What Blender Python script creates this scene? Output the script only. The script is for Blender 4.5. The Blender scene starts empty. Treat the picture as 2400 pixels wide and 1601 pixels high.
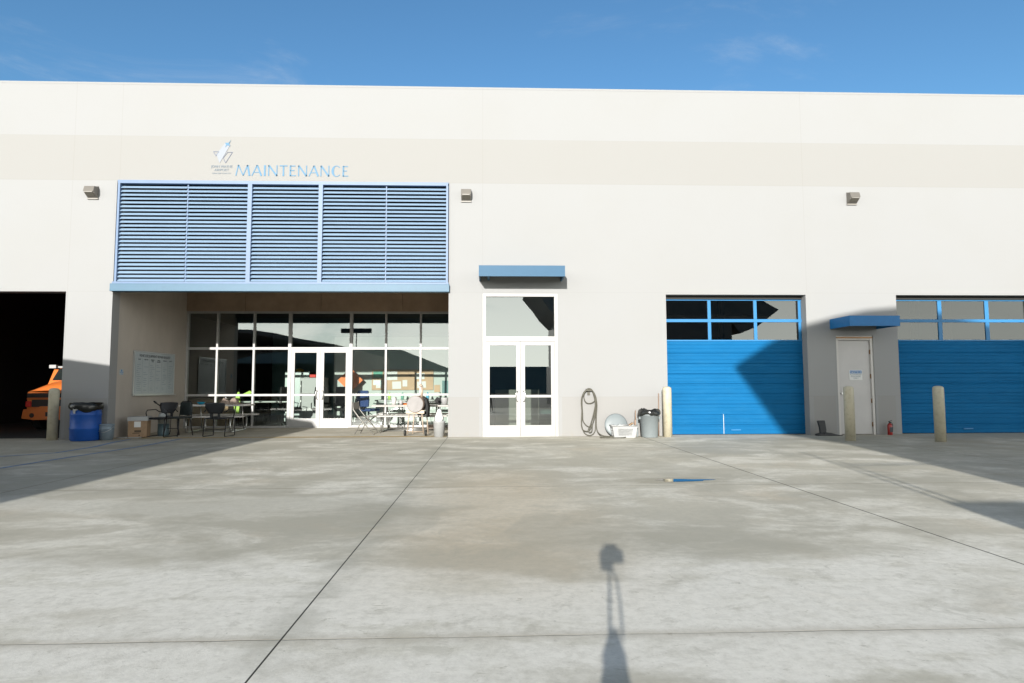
import bpy, math, random
from mathutils import Vector, Matrix, Euler
random.seed(7)
R = math.radians
scene = bpy.context.scene
COL = scene.collection

# ---------------------------------------------------------------- camera, sky, sun, exposure
CAMZ = 1.208
cam_data = bpy.data.cameras.new("camera_view"); cam = bpy.data.objects.new("camera_view", cam_data); COL.objects.link(cam)
cam.location = (0, 0, CAMZ)
cam_data.sensor_fit = 'HORIZONTAL'; cam_data.sensor_width = 36.0
cam_data.lens = 36.0 * 1461.1 / 2400.0
cam_data.clip_start = 0.01; cam_data.clip_end = 2000
YAW, PITCH, ROLL = 0.03529, 0.07113, -0.00284
fw = Vector((math.sin(YAW)*math.cos(PITCH), math.cos(YAW)*math.cos(PITCH), math.sin(PITCH)))
rt = Vector((math.cos(YAW), -math.sin(YAW), 0)); up = rt.cross(fw)
r2 = rt*math.cos(ROLL) + up*math.sin(ROLL); u2 = up*math.cos(ROLL) - rt*math.sin(ROLL)
cam.rotation_euler = Matrix((r2, u2, -fw)).transposed().to_euler()
scene.camera = cam

SUN_AZ, SUN_EL = 10.73, 14.66            # light travels towards +Y, a little to +X
SKY_STRENGTH = 0.08; SUN_STRENGTH = 3.75; EXPOSURE = 1.0
world = bpy.data.worlds.new("World"); scene.world = world; world.use_nodes = True
nt = world.node_tree; nt.nodes.clear()
def N(t, kind, **kw):
    n = t.nodes.new(kind)
    for k, v in kw.items(): setattr(n, k, v)
    return n
def L(t, a, b): t.links.new(a, b)
wo = N(nt, 'ShaderNodeOutputWorld'); bg = N(nt, 'ShaderNodeBackground')
sky = N(nt, 'ShaderNodeTexSky', sky_type='NISHITA', sun_disc=False)
sky.sun_elevation = R(SUN_EL); sky.sun_rotation = R(180 + SUN_AZ)
sky.air_density = 1.0; sky.dust_density = 0.1; sky.ozone_density = 1.6; sky.altitude = 0
tc = N(nt, 'ShaderNodeTexCoord'); mp = N(nt, 'ShaderNodeMapping'); mp.inputs['Scale'].default_value = (1.0, 1.0, 2.4)
ns = N(nt, 'ShaderNodeTexNoise'); ns.inputs['Scale'].default_value = 2.6; ns.inputs['Detail'].default_value = 9; ns.inputs['Roughness'].default_value = 0.62; ns.inputs['Distortion'].default_value = 0.7
L(nt, tc.outputs['Generated'], mp.inputs['Vector']); L(nt, mp.outputs[0], ns.inputs['Vector'])
sx = N(nt, 'ShaderNodeSeparateXYZ'); L(nt, tc.outputs['Generated'], sx.inputs[0])
cover = N(nt, 'ShaderNodeMapRange'); cover.inputs['From Min'].default_value = 0.15; cover.inputs['From Max'].default_value = -0.45   # thicker cloud in the southern half of the sky
cover.inputs['To Min'].default_value = 0.0; cover.inputs['To Max'].default_value = 0.46
L(nt, sx.outputs['Y'], cover.inputs['Value'])
ad = N(nt, 'ShaderNodeMath', operation='ADD'); L(nt, ns.outputs['Fac'], ad.inputs[0]); L(nt, cover.outputs[0], ad.inputs[1])
cr = N(nt, 'ShaderNodeMapRange', interpolation_type='SMOOTHSTEP'); cr.inputs['From Min'].default_value = 0.54; cr.inputs['From Max'].default_value = 1.0
cr.inputs['To Max'].default_value = 0.85
L(nt, ad.outputs[0], cr.inputs['Value'])
mx = N(nt, 'ShaderNodeMix', data_type='RGBA'); mx.inputs[7].default_value = (8.6, 9.0, 8.9, 1)
glow = N(nt, 'ShaderNodeMapRange', interpolation_type='SMOOTHSTEP'); glow.inputs['From Min'].default_value = 0.62; glow.inputs['From Max'].default_value = 0.0   # low southern cloud boosted as added fill for the shaded wall, higher cloud dimmed
glow.inputs['To Min'].default_value = 0.22; glow.inputs['To Max'].default_value = 3.1
L(nt, sx.outputs['Z'], glow.inputs['Value'])
north = N(nt, 'ShaderNodeMapRange'); north.inputs['From Min'].default_value = -0.1; north.inputs['From Max'].default_value = 0.4; north.inputs['To Min'].default_value = 0; north.inputs['To Max'].default_value = 1
L(nt, sx.outputs['Y'], north.inputs['Value'])
gm = N(nt, 'ShaderNodeMix', data_type='FLOAT'); L(nt, north.outputs[0], gm.inputs[0]); L(nt, glow.outputs[0], gm.inputs[2]); gm.inputs[3].default_value = 0.62
cs = N(nt, 'ShaderNodeVectorMath', operation='SCALE'); cs.inputs[0].default_value = (9.3, 9.25, 8.7); L(nt, gm.outputs[0], cs.inputs['Scale']); L(nt, cs.outputs[0], mx.inputs[7])
L(nt, cr.outputs[0], mx.inputs[0]); tn = N(nt, 'ShaderNodeVectorMath', operation='MULTIPLY'); tn.inputs[1].default_value = (.60, .93, 1.12); L(nt, sky.outputs[0], tn.inputs[0]); L(nt, tn.outputs[0], mx.inputs[6]); L(nt, mx.outputs[2], bg.inputs['Color'])
bg.inputs['Strength'].default_value = SKY_STRENGTH
L(nt, bg.outputs[0], wo.inputs['Surface'])

sl = bpy.data.lights.new("sun", 'SUN'); sun = bpy.data.objects.new("sun", sl); COL.objects.link(sun)
sl.energy = SUN_STRENGTH; sl.angle = R(0.53); sl.color = (1.0, 0.965, 0.915)
sdir = Vector((math.sin(R(SUN_AZ))*math.cos(R(SUN_EL)), math.cos(R(SUN_AZ))*math.cos(R(SUN_EL)), -math.sin(R(SUN_EL))))
sun.rotation_euler = sdir.to_track_quat('-Z', 'Y').to_euler(); sun.location = (-6, -30, 20)
vs = scene.view_settings; vs.view_transform = 'Standard'; vs.look = 'None'; vs.exposure = EXPOSURE; vs.gamma = 1.0; vs.use_curve_mapping = False

# ---------------------------------------------------------------- helpers
def link(o, parent=None):
    COL.objects.link(o)
    if parent is not None: o.parent = parent
    return o
def wloc(o):
    v = Vector(o.location); p = o.parent
    while p is not None: v = v + Vector(p.location); p = p.parent
    return v
def tag(o, label=None, cat=None, group=None, kind=None):
    if label: o['label'] = label
    if cat: o['category'] = cat
    if group: o['group'] = group
    if kind: o['kind'] = kind
    return o
def thing(name, label, cat, loc=(0, 0, 0), rz=0, group=None):
    o = bpy.data.objects.new(name, None); o.location = loc; o.rotation_euler = (0, 0, rz); o.empty_display_size = .2
    link(o); return tag(o, label, cat, group)
class MB:
    def __init__(s): s.v = []; s.f = []; s.sm = []
    def add(s, vs_, fs, smooth=False):
        b = len(s.v); s.v += [tuple(q) for q in vs_]
        for f in fs: s.f.append([b+i for i in f]); s.sm.append(smooth)
        return s
    def box(s, x0, x1, y0, y1, z0, z1):
        return s.add([(x0,y0,z0),(x1,y0,z0),(x1,y1,z0),(x0,y1,z0),(x0,y0,z1),(x1,y0,z1),(x1,y1,z1),(x0,y1,z1)],
                     [(0,3,2,1),(4,5,6,7),(0,1,5,4),(1,2,6,5),(2,3,7,6),(3,0,4,7)])
    def obox(s, c, size, rot=(0,0,0)):
        m = Euler(rot).to_matrix(); c = Vector(c); a, b, d = [q/2 for q in size]
        vs_ = [c + m @ Vector(q) for q in ((-a,-b,-d),(a,-b,-d),(a,b,-d),(-a,b,-d),(-a,-b,d),(a,-b,d),(a,b,d),(-a,b,d))]
        return s.add(vs_, [(0,3,2,1),(4,5,6,7),(0,1,5,4),(1,2,6,5),(2,3,7,6),(3,0,4,7)])
    def cyl(s, p0, p1, r0, r1=None, n=16, caps=True):
        if r1 is None: r1 = r0
        p0 = Vector(p0); p1 = Vector(p1); d = (p1-p0).normalized()
        a = d.orthogonal().normalized(); b = d.cross(a)
        ring = lambda p, r: [p + a*(r*math.cos(2*math.pi*i/n)) + b*(r*math.sin(2*math.pi*i/n)) for i in range(n)]
        base = len(s.v); s.v += [tuple(q) for q in ring(p0, r0)+ring(p1, r1)]
        for i in range(n):
            j = (i+1) % n; s.f.append([base+i, base+j, base+n+j, base+n+i]); s.sm.append(True)
        if caps:
            s.f.append([base+i for i in reversed(range(n))]); s.sm.append(False)
            s.f.append([base+n+i for i in range(n)]); s.sm.append(False)
        return s
    def tube(s, pts, r, n=8, closed=False):
        pts = [Vector(p) for p in pts]; m = len(pts); base = len(s.v); ref = None
        for i, p in enumerate(pts):
            if closed: d = pts[(i+1) % m] - pts[i-1]
            else: d = pts[min(i+1, m-1)] - pts[max(i-1, 0)]
            d = d.normalized() if d.length > 1e-9 else Vector((0, 0, 1))
            if ref is None: a = d.orthogonal().normalized()
            else:
                a = ref - d*ref.dot(d); a = a.normalized() if a.length > 1e-6 else d.orthogonal().normalized()
            ref = a; b = d.cross(a); rr = r[i] if isinstance(r, (list, tuple)) else r
            s.v += [tuple(p + a*(rr*math.cos(2*math.pi*k/n)) + b*(rr*math.sin(2*math.pi*k/n))) for k in range(n)]
        for i in range(m if closed else m-1):
            i2 = (i+1) % m
            for k in range(n):
                k2 = (k+1) % n; s.f.append([base+i*n+k, base+i*n+k2, base+i2*n+k2, base+i2*n+k]); s.sm.append(True)
        if not closed:
            s.f.append([base+k for k in reversed(range(n))]); s.sm.append(False)
            s.f.append([base+(m-1)*n+k for k in range(n)]); s.sm.append(False)
        return s
    def lathe(s, prof, c=(0,0,0), n=24, wob=0.0, seed=1, axis='Z'):
        base = len(s.v); rnd = random.Random(seed); m = len(prof)
        for (r, z) in prof:
            for k in range(n):
                a = 2*math.pi*k/n; q = r*(1 + wob*(rnd.random()-.5))
                if axis == 'Z': p = (c[0]+q*math.cos(a), c[1]+q*math.sin(a), c[2]+z)
                else: p = (c[0]+q*math.cos(a), c[1]+z, c[2]+q*math.sin(a))
                s.v.append(p)
        for i in range(m-1):
            for k in range(n):
                k2 = (k+1) % n; s.f.append([base+i*n+k, base+i*n+k2, base+(i+1)*n+k2, base+(i+1)*n+k]); s.sm.append(True)
        s.f.append([base+k for k in reversed(range(n))]); s.sm.append(False)
        s.f.append([base+(m-1)*n+k for k in range(n)]); s.sm.append(False)
        return s
    def prism(s, poly, y0, y1, plane='xz'):
        n = len(poly)
        mk = {'xz': lambda p, t: (p[0], t, p[1]), 'yz': lambda p, t: (t, p[0], p[1]), 'xy': lambda p, t: (p[0], p[1], t)}[plane]
        vs_ = [mk(p, y0) for p in poly] + [mk(p, y1) for p in poly]
        fs = [list(range(n)), list(reversed(range(n, 2*n)))] + [[i, n+i, n+(i+1) % n, (i+1) % n] for i in range(n)]
        return s.add(vs_, fs)
    def build(s, name, mat, parent=None, local=False, bevel=0, seg=2, fixn=True):
        off = Vector((0, 0, 0)) if (local or parent is None) else wloc(parent)
        me = bpy.data.meshes.new(name)
        me.from_pydata([(v[0]-off.x, v[1]-off.y, v[2]-off.z) for v in s.v], [], s.f)
        me.polygons.foreach_set('use_smooth', s.sm)
        if fixn:
            import bmesh
            bm = bmesh.new(); bm.from_mesh(me); bmesh.ops.recalc_face_normals(bm, faces=bm.faces); bm.to_mesh(me); bm.free()
        me.update(); me.materials.append(mat)
        o = bpy.data.objects.new(name, me); link(o, parent)
        if bevel:
            b = o.modifiers.new('bevel', 'BEVEL'); b.width = bevel; b.segments = seg; b.limit_method = 'ANGLE'; b.angle_limit = R(40); b.harden_normals = False
        return o
def own(o, loc):
    """move the origin of a single-mesh thing to its base"""
    d = Vector(loc); o.data.transform(Matrix.Translation(-d)); o.location = d; return o
def copy_tree(o, parent=None):
    c = o.copy(); COL.objects.link(c); c.parent = parent
    for ch in [q for q in bpy.data.objects if q.parent == o]: copy_tree(ch, c)
    return c
def text_mesh(name, txt, size, mat, parent, loc, rot, depth=.002, align='CENTER', sx_=1.0):
    cu = bpy.data.curves.new(name, 'FONT'); cu.body = txt; cu.size = size; cu.extrude = depth; cu.align_x = align; cu.space_line = .95; cu.resolution_u = 3
    t = bpy.data.objects.new(name+'_t', cu); COL.objects.link(t)
    me = bpy.data.meshes.new_from_object(t); bpy.data.objects.remove(t); bpy.data.curves.remove(cu)
    me.transform(Matrix.Diagonal((sx_, 1, 1, 1)))
    me.name = name; me.materials.clear(); me.materials.append(mat)
    off = wloc(parent) if parent else Vector((0, 0, 0))
    o = bpy.data.objects.new(name, me); link(o, parent); o.location = Vector(loc)-off; o.rotation_euler = rot
    return o
FRONT = (R(90), 0, 0)

# ---------------------------------------------------------------- materials
def mat(name, col, rough=.6, metal=0, spec=.5, var=0.0, vscale=3.0, bump=0.0, bscale=60.0, dirt=None, dirt_amt=.3, coat=0, stretch=(1,1,1)):
    m = bpy.data.materials.new(name); m.use_nodes = True; t = m.node_tree
    p = t.nodes['Principled BSDF']; p.inputs['Roughness'].default_value = rough; p.inputs['Metallic'].default_value = metal
    p.inputs['Specular IOR Level'].default_value = spec; p.inputs['Coat Weight'].default_value = coat
    c = (col[0], col[1], col[2], 1)
    p.inputs['Base Color'].default_value = c
    if var or bump or dirt:
        g = N(t, 'ShaderNodeNewGeometry'); mp_ = N(t, 'ShaderNodeMapping'); mp_.inputs['Scale'].default_value = stretch; L(t, g.outputs['Position'], mp_.inputs['Vector'])
    src = None
    if var:
        n = N(t, 'ShaderNodeTexNoise'); n.inputs['Scale'].default_value = vscale; n.inputs['Detail'].default_value = 6; n.inputs['Roughness'].default_value = .65
        L(t, mp_.outputs[0], n.inputs['Vector'])
        mr = N(t, 'ShaderNodeMapRange'); mr.inputs['From Min'].default_value = .3; mr.inputs['From Max'].default_value = .7; mr.inputs['To Min'].default_value = 1-var; mr.inputs['To Max'].default_value = 1+var
        L(t, n.outputs['Fac'], mr.inputs['Value'])
        vm = N(t, 'ShaderNodeVectorMath', operation='SCALE'); vm.inputs[0].default_value = col[:3]; L(t, mr.outputs[0], vm.inputs['Scale']); src = vm.outputs[0]
    if dirt:
        n = N(t, 'ShaderNodeTexNoise'); n.inputs['Scale'].default_value = vscale*2.7; n.inputs['Detail'].default_value = 8; L(t, mp_.outputs[0], n.inputs['Vector'])
        mr = N(t, 'ShaderNodeMapRange'); mr.inputs['From Min'].default_value = .5; mr.inputs['From Max'].default_value = .75; mr.inputs['To Max'].default_value = dirt_amt; L(t, n.outputs['Fac'], mr.inputs['Value'])
        mi = N(t, 'ShaderNodeMix', data_type='RGBA'); mi.inputs[7].default_value = (*dirt, 1); mi.inputs[6].default_value = c
        if src: L(t, src, mi.inputs[6])
        L(t, mr.outputs[0], mi.inputs[0]); src = mi.outputs[2]
    if src: L(t, src, p.inputs['Base Color'])
    if bump:
        n = N(t, 'ShaderNodeTexNoise'); n.inputs['Scale'].default_value = bscale; n.inputs['Detail'].default_value = 4; L(t, mp_.outputs[0], n.inputs['Vector'])
        b = N(t, 'ShaderNodeBump'); b.inputs['Strength'].default_value = bump; b.inputs['Distance'].default_value = .01; L(t, n.outputs['Fac'], b.inputs['Height']); L(t, b.outputs[0], p.inputs['Normal'])
    return m
class G:
    """small scalar maths builder for position masks"""
    def __init__(s, t): s.t = t; s.g = N(t, 'ShaderNodeNewGeometry'); s.s = N(t, 'ShaderNodeSeparateXYZ'); L(t, s.g.outputs['Position'], s.s.inputs[0]); s.x, s.y, s.z = s.s.outputs
    def m(s, op, a, b=0.0, c=None):
        n = N(s.t, 'ShaderNodeMath', operation=op)
        for i, q in enumerate((a, b, c)):
            if q is None: continue
            if isinstance(q, (int, float)): n.inputs[i].default_value = q
            else: L(s.t, q, n.inputs[i])
        return n.outputs[0]
    def ss(s, v, a, b, lo=0.0, hi=1.0, smooth=True):
        n = N(s.t, 'ShaderNodeMapRange', interpolation_type='SMOOTHSTEP' if smooth else 'LINEAR')
        n.inputs['From Min'].default_value = a; n.inputs['From Max'].default_value = b; n.inputs['To Min'].default_value = lo; n.inputs['To Max'].default_value = hi
        L(s.t, v, n.inputs['Value']); return n.outputs[0]
    def line(s, v, c, w, soft=.3):
        d = s.m('ABSOLUTE', s.m('SUBTRACT', v, c)); return s.ss(d, w*(1+soft), w*(1-soft))
    def rng(s, v, a, b, e=.004): return s.m('MULTIPLY', s.ss(v, a-e, a+e), s.ss(v, b+e, b-e))
    def noise(s, scale, detail=5, rough=.6, stretch=(1,1,1), dist=0.0, off=(0,0,0)):
        mp_ = N(s.t, 'ShaderNodeMapping'); mp_.inputs['Scale'].default_value = stretch; mp_.inputs['Location'].default_value = off; L(s.t, s.g.outputs['Position'], mp_.inputs['Vector'])
        n = N(s.t, 'ShaderNodeTexNoise'); n.inputs['Scale'].default_value = scale; n.inputs['Detail'].default_value = detail; n.inputs['Roughness'].default_value = rough; n.inputs['Distortion'].default_value = dist
        L(s.t, mp_.outputs[0], n.inputs['Vector']); return n.outputs['Fac']
    def mix(s, f, a, b):
        n = N(s.t, 'ShaderNodeMix', data_type='RGBA')
        if isinstance(f, (int, float)): n.inputs[0].default_value = f
        else: L(s.t, f, n.inputs[0])
        for i, q in ((6, a), (7, b)):
            if isinstance(q, tuple): n.inputs[i].default_value = (*q, 1)
            else: L(s.t, q, n.inputs[i])
        return n.outputs[2]

# painted tilt-up concrete
def wall_material():
    m = bpy.data.materials.new('painted_concrete'); m.use_nodes = True; t = m.node_tree; p = t.nodes['Principled BSDF']; g = G(t)
    white = (.279, .281, .279); band = (.264, .261, .250); base = (.268, .264, .255)
    c = g.mix(g.rng(g.z, 6.17, 7.27), white, band)
    mask = None
    for a, b in ((-40, -14.6), (-9.93, -8.97), (-1.0, -.26), (1.73, 4.22), (7.89, 8.44), (9.49, 9.93), (13.9, 40)):
        q = g.rng(g.x, a, b); mask = q if mask is None else g.m('ADD', mask, q)
    mask = g.m('MULTIPLY', mask, g.ss(g.z, .945, .937)); c = g.mix(mask, c, base)
    # joints
    j = g.line(g.x, -10.0, .008)
    for x0 in (-.18, 7.81, -18, 15.8): j = g.m('MAXIMUM', j, g.m('MULTIPLY', g.line(g.x, x0, .008), g.ss(g.z, 3.48, 3.49)))
    j = g.m('MAXIMUM', j, g.m('MULTIPLY', g.line(g.x, -8.9, .008), g.ss(g.z, 6.17, 6.18)))
    for z0, w in ((3.475, .007), (6.17, .011), (7.27, .006), (.941, .007)):
        j = g.m('MAXIMUM', j, g.m('MULTIPLY', g.line(g.z, z0, w), .75))
    c = g.mix(g.m('MULTIPLY', j, .16), c, (.18, .165, .145))
    n1 = g.noise(.55, 6, .6); c = g.mix(g.ss(n1, .35, .75, 0, .22), c, (.262, .258, .242))
    n2 = g.noise(3.0, 7, .7, (2.2, 2.2, .18)); st = g.m('MULTIPLY', g.ss(n2, .55, .8, 0, .22), g.ss(g.z, 1.4, .0, .25, 1)); c = g.mix(st, c, (.235, .22, .195))
    n3 = g.noise(5, 8, .75); c = g.mix(g.m('MULTIPLY', g.ss(n3, .45, .7, 0, .55), g.ss(g.z, .16, .0)), c, (.27, .25, .21))
    L(t, c, p.inputs['Base Color']); p.inputs['Roughness'].default_value = .75; p.inputs['Specular IOR Level'].default_value = .3
    b = N(t, 'ShaderNodeBump'); b.inputs['Strength'].default_value = .12; b.inputs['Distance'].default_value = .01
    L(t, g.noise(35, 5, .6), b.inputs['Height']); L(t, b.outputs[0], p.inputs['Normal'])
    return m
def ground_material():
    m = bpy.data.materials.new('weathered_concrete'); m.use_nodes = True; t = m.node_tree; p = t.nodes['Principled BSDF']; g = G(t)
    grey = (.405, .395, .345)
    wv = g.m('MULTIPLY', g.m('SUBTRACT', g.noise(.35, 5, .6), .5), 3.2)
    wf = g.m('MULTIPLY', g.m('SUBTRACT', g.noise(2.2, 6, .7), .5), .55)
    yy = g.m('ADD', g.y, g.m('ADD', wv, wf))
    streak = g.noise(1.1, 9, .70, (.75, 1.15, 1), .3); fine = g.noise(14, 9, .78); big = g.noise(.28, 5, .6, (1, 1, 1), .6, (3, 1, 0))
    c = g.mix(g.ss(big, .35, .68), grey, (.53, .51, .445))
    c = g.mix(g.ss(streak, .44, .62, 0, .9), c, (.68, .67, .62))
    # bleached patches close to the lens and in bands further off
    near = g.m('MULTIPLY', g.ss(yy, 4.45, 4.05), g.ss(g.noise(.9, 8, .72, (.7, 1.2, 1), .4, (5, 2, 0)), .34, .50, .30, 1))
    c = g.mix(g.m('MULTIPLY', near, .95), c, (.74, .735, .70)); mot = g.m('MULTIPLY', g.ss(g.noise(1.5, 9, .74, (.6, 1.4, 1), .5, (4, 8, 0)), .50, .64, 0, .7), g.ss(yy, 4.8, 4.2)); c = g.mix(mot, c, (.56, .55, .49)); bot = g.m('MULTIPLY', g.ss(yy, 2.75, 2.5), g.ss(g.x, -.4, .2)); c = g.mix(g.m('MULTIPLY', bot, .75), c, (.44, .43, .37))
    mid = g.m('MULTIPLY', g.rng(yy, 6.2, 7.1, .15), g.ss(g.x, 1.5, -.5)); c = g.mix(g.m('MULTIPLY', mid, .75), c, (.64, .635, .59))
    # worn scabs in the bleached parts
    sc = g.m('MULTIPLY', g.ss(g.noise(13, 9, .78, (.6, 1.2, 1), .8), .58, .66, 0, .75), g.ss(yy, 4.6, 4.2)); c = g.mix(sc, c, (.42, .41, .355))
    # tan stain
    tx = g.m('ADD', g.m('MULTIPLY', g.m('SUBTRACT', g.x, .1), .8), g.m('MULTIPLY', wv, .25)); tan = g.m('MULTIPLY', g.ss(g.m('ABSOLUTE', tx), 1.1, .1), g.rng(g.y, 4.0, 9.0, 1.0))
    c = g.mix(g.m('MULTIPLY', tan, .55), c, (.56, .475, .35))
    c = g.mix(g.ss(g.noise(.6, 5, .6, (1, 1, 1), .4, (9, 4, 0)), .56, .72, 0, .35), c, (.54, .46, .35))
    # old drips and oil
    c = g.mix(g.ss(g.noise(1.9, 3, .5, (1.4, .8, 1), 0, (2, 7, 0)), .70, .78, 0, .5), c, (.19, .185, .16))
    c = g.mix(g.ss(fine, .38, .68, 0, .34), c, (.34, .33, .28))
    c = g.mix(g.ss(g.noise(3.3, 8, .75, (1, 1, 1), .6, (1, 5, 0)), .56, .66, 0, .35), c, (.36, .35, .30))
    tyre = g.m('MULTIPLY', g.m('MAXIMUM', g.line(g.m('ADD', g.x, g.m('MULTIPLY', g.y, -.09)), 4.6, .12, .8), g.line(g.m('ADD', g.x, g.m('MULTIPLY', g.y, -.09)), 6.1, .12, .8)), g.ss(g.noise(1.2, 6, .7, (1, .3, 1)), .40, .60, 0, .30)); c = g.mix(tyre, c, (.27, .26, .22))
    dx = g.m('DIVIDE', g.m('SUBTRACT', g.x, 2.35), .85); dy = g.m('DIVIDE', g.m('SUBTRACT', g.y, 7.97), .30); dd = g.m('ADD', g.m('ADD', g.m('MULTIPLY', dx, dx), g.m('MULTIPLY', dy, dy)), g.m('MULTIPLY', g.m('SUBTRACT', g.noise(4, 5, .7), .5), 1.6)); c = g.mix(g.ss(dd, 1.0, .45, 0, .55), c, (.30, .28, .22))
    vor = N(t, 'ShaderNodeTexVoronoi', feature='DISTANCE_TO_EDGE'); vor.inputs['Scale'].default_value = .42; vm_ = N(t, 'ShaderNodeVectorMath', operation='ADD'); nz = N(t, 'ShaderNodeTexNoise'); nz.inputs['Scale'].default_value = 1.7; nz.inputs['Detail'].default_value = 6; L(t, g.g.outputs['Position'], nz.inputs['Vector']); L(t, g.g.outputs['Position'], vm_.inputs[0]); L(t, nz.outputs['Color'], vm_.inputs[1]); L(t, vm_.outputs[0], vor.inputs['Vector'])
    crk = g.m('MULTIPLY', g.ss(vor.outputs['Distance'], .0035, .0010), g.ss(g.noise(.5, 3, .5, (1, 1, 1), 0, (7, 7, 0)), .62, .70, 0, .22)); c = g.mix(crk, c, (.20, .19, .16))
    c = g.mix(g.ss(g.noise(26, 3, .6), .70, .74, 0, .4), c, (.16, .155, .13))
    sd_ = g.m('ADD', g.m('ABSOLUTE', g.m('SUBTRACT', g.x, .9)), g.m('MULTIPLY', wv, .9)); shade_dirt = g.m('MULTIPLY', g.ss(sd_, 4.2, 7.6), g.ss(g.noise(.8, 8, .7, (1, 1, 1), .5, (2, 2, 0)), .34, .56, .35, 1)); c = g.mix(g.m('MULTIPLY', shade_dirt, .62), c, (.235, .225, .19))  # darkens both sides for the shadow there, with some traffic dirt
    pat = g.ss(g.noise(.42, 9, .62, (1, 1, 1), .8, (6, 1, 0)), .47, .56); c = g.mix(g.m('MULTIPLY', pat, g.ss(g.y, 4.2, 4.8, 0, .42)), c, (.345, .335, .285))
    # the gutter strip by the wall
    c = g.mix(g.m('MULTIPLY', g.ss(g.y, 14.1, 14.9), .22), c, (.58, .55, .48))
    jx = g.m('MAXIMUM', g.line(g.x, -1.0, .0046, .4), g.m('MULTIPLY', g.line(g.x, 3.59, .009, .4), .8))
    wob = g.m('MULTIPLY', g.m('SUBTRACT', g.noise(3, 3, .6), .5), .02)
    y2 = g.m('ADD', g.y, wob)
    jy = g.m('MAXIMUM', g.m('MULTIPLY', g.line(y2, 3.11, .005, .6), g.ss(g.noise(.8, 4, .6), .3, .7, .15, .7)), g.m('MULTIPLY', g.line(y2, 7.6, .012, .5), .55))
    for x0 in (8.2, -5.6): jx = g.m('MAXIMUM', jx, g.m('MULTIPLY', g.line(g.x, x0, .008, .4), .6))
    jy = g.m('MAXIMUM', jy, g.m('MULTIPLY', g.line(y2, 12.1, .012, .5), .4)); jy = g.m('MAXIMUM', jy, g.m('MULTIPLY', g.line(y2, -1.3, .01, .5), .5))
    halo = g.m('MULTIPLY', g.line(y2, 3.11, .05, .95), .35); c = g.mix(halo, c, (.30, .27, .21))
    halo2 = g.m('MULTIPLY', g.line(g.x, -1.0, .12, .95), g.ss(g.noise(2.0, 5, .6), .35, .6, 0, .45)); c = g.mix(halo2, c, (.30, .30, .26))
    c = g.mix(jy, c, (.14, .12, .08)); c = g.mix(jx, c, (.022, .022, .016))
    wm = N(t, 'ShaderNodeVectorMath', operation='MULTIPLY'); wm.inputs[1].default_value = (1.02, .99, .925); L(t, c, wm.inputs[0]); L(t, wm.outputs[0], p.inputs['Base Color'])
    ro = g.ss(big, .3, .7, .62, .85); L(t, ro, p.inputs['Roughness']); p.inputs['Specular IOR Level'].default_value = .35
    b = N(t, 'ShaderNodeBump'); b.inputs['Strength'].default_value = .22; b.inputs['Distance'].default_value = .006
    h = g.m('ADD', g.noise(55, 5, .7), g.m('MULTIPLY', g.m('MAXIMUM', jx, jy), -2.5)); L(t, h, b.inputs['Height']); L(t, b.outputs[0], p.inputs['Normal'])
    return m
def glass(name, refl, tint, rough=0.0, wob=.0):
    m = bpy.data.materials.new(name); m.use_nodes = True; t = m.node_tree; t.nodes.remove(t.nodes['Principled BSDF'])
    out = [n for n in t.nodes if n.type == 'OUTPUT_MATERIAL'][0]
    tr = N(t, 'ShaderNodeBsdfTransparent'); tr.inputs[0].default_value = (*tint, 1); gl = N(t, 'ShaderNodeBsdfGlossy'); gl.inputs['Roughness'].default_value = rough; gl.inputs['Color'].default_value = (.93, .97, .94, 1)
    lw = N(t, 'ShaderNodeFresnel'); lw.inputs['IOR'].default_value = 1.5
    mr = N(t, 'ShaderNodeMapRange'); mr.inputs['To Min'].default_value = refl-.04; mr.inputs['To Max'].default_value = 1; L(t, lw.outputs[0], mr.inputs['Value'])
    mx_ = N(t, 'ShaderNodeMixShader'); L(t, mr.outputs[0], mx_.inputs[0]); L(t, tr.outputs[0], mx_.inputs[1]); L(t, gl.outputs[0], mx_.inputs[2]); L(t, mx_.outputs[0], out.inputs[0])
    if wob:
        g = G(t); b = N(t, 'ShaderNodeBump'); b.inputs['Strength'].default_value = wob; b.inputs['Distance'].default_value = .02
        L(t, g.noise(.9, 1, .4), b.inputs['Height']); L(t, b.outputs[0], gl.inputs['Normal'])
    return m
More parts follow.
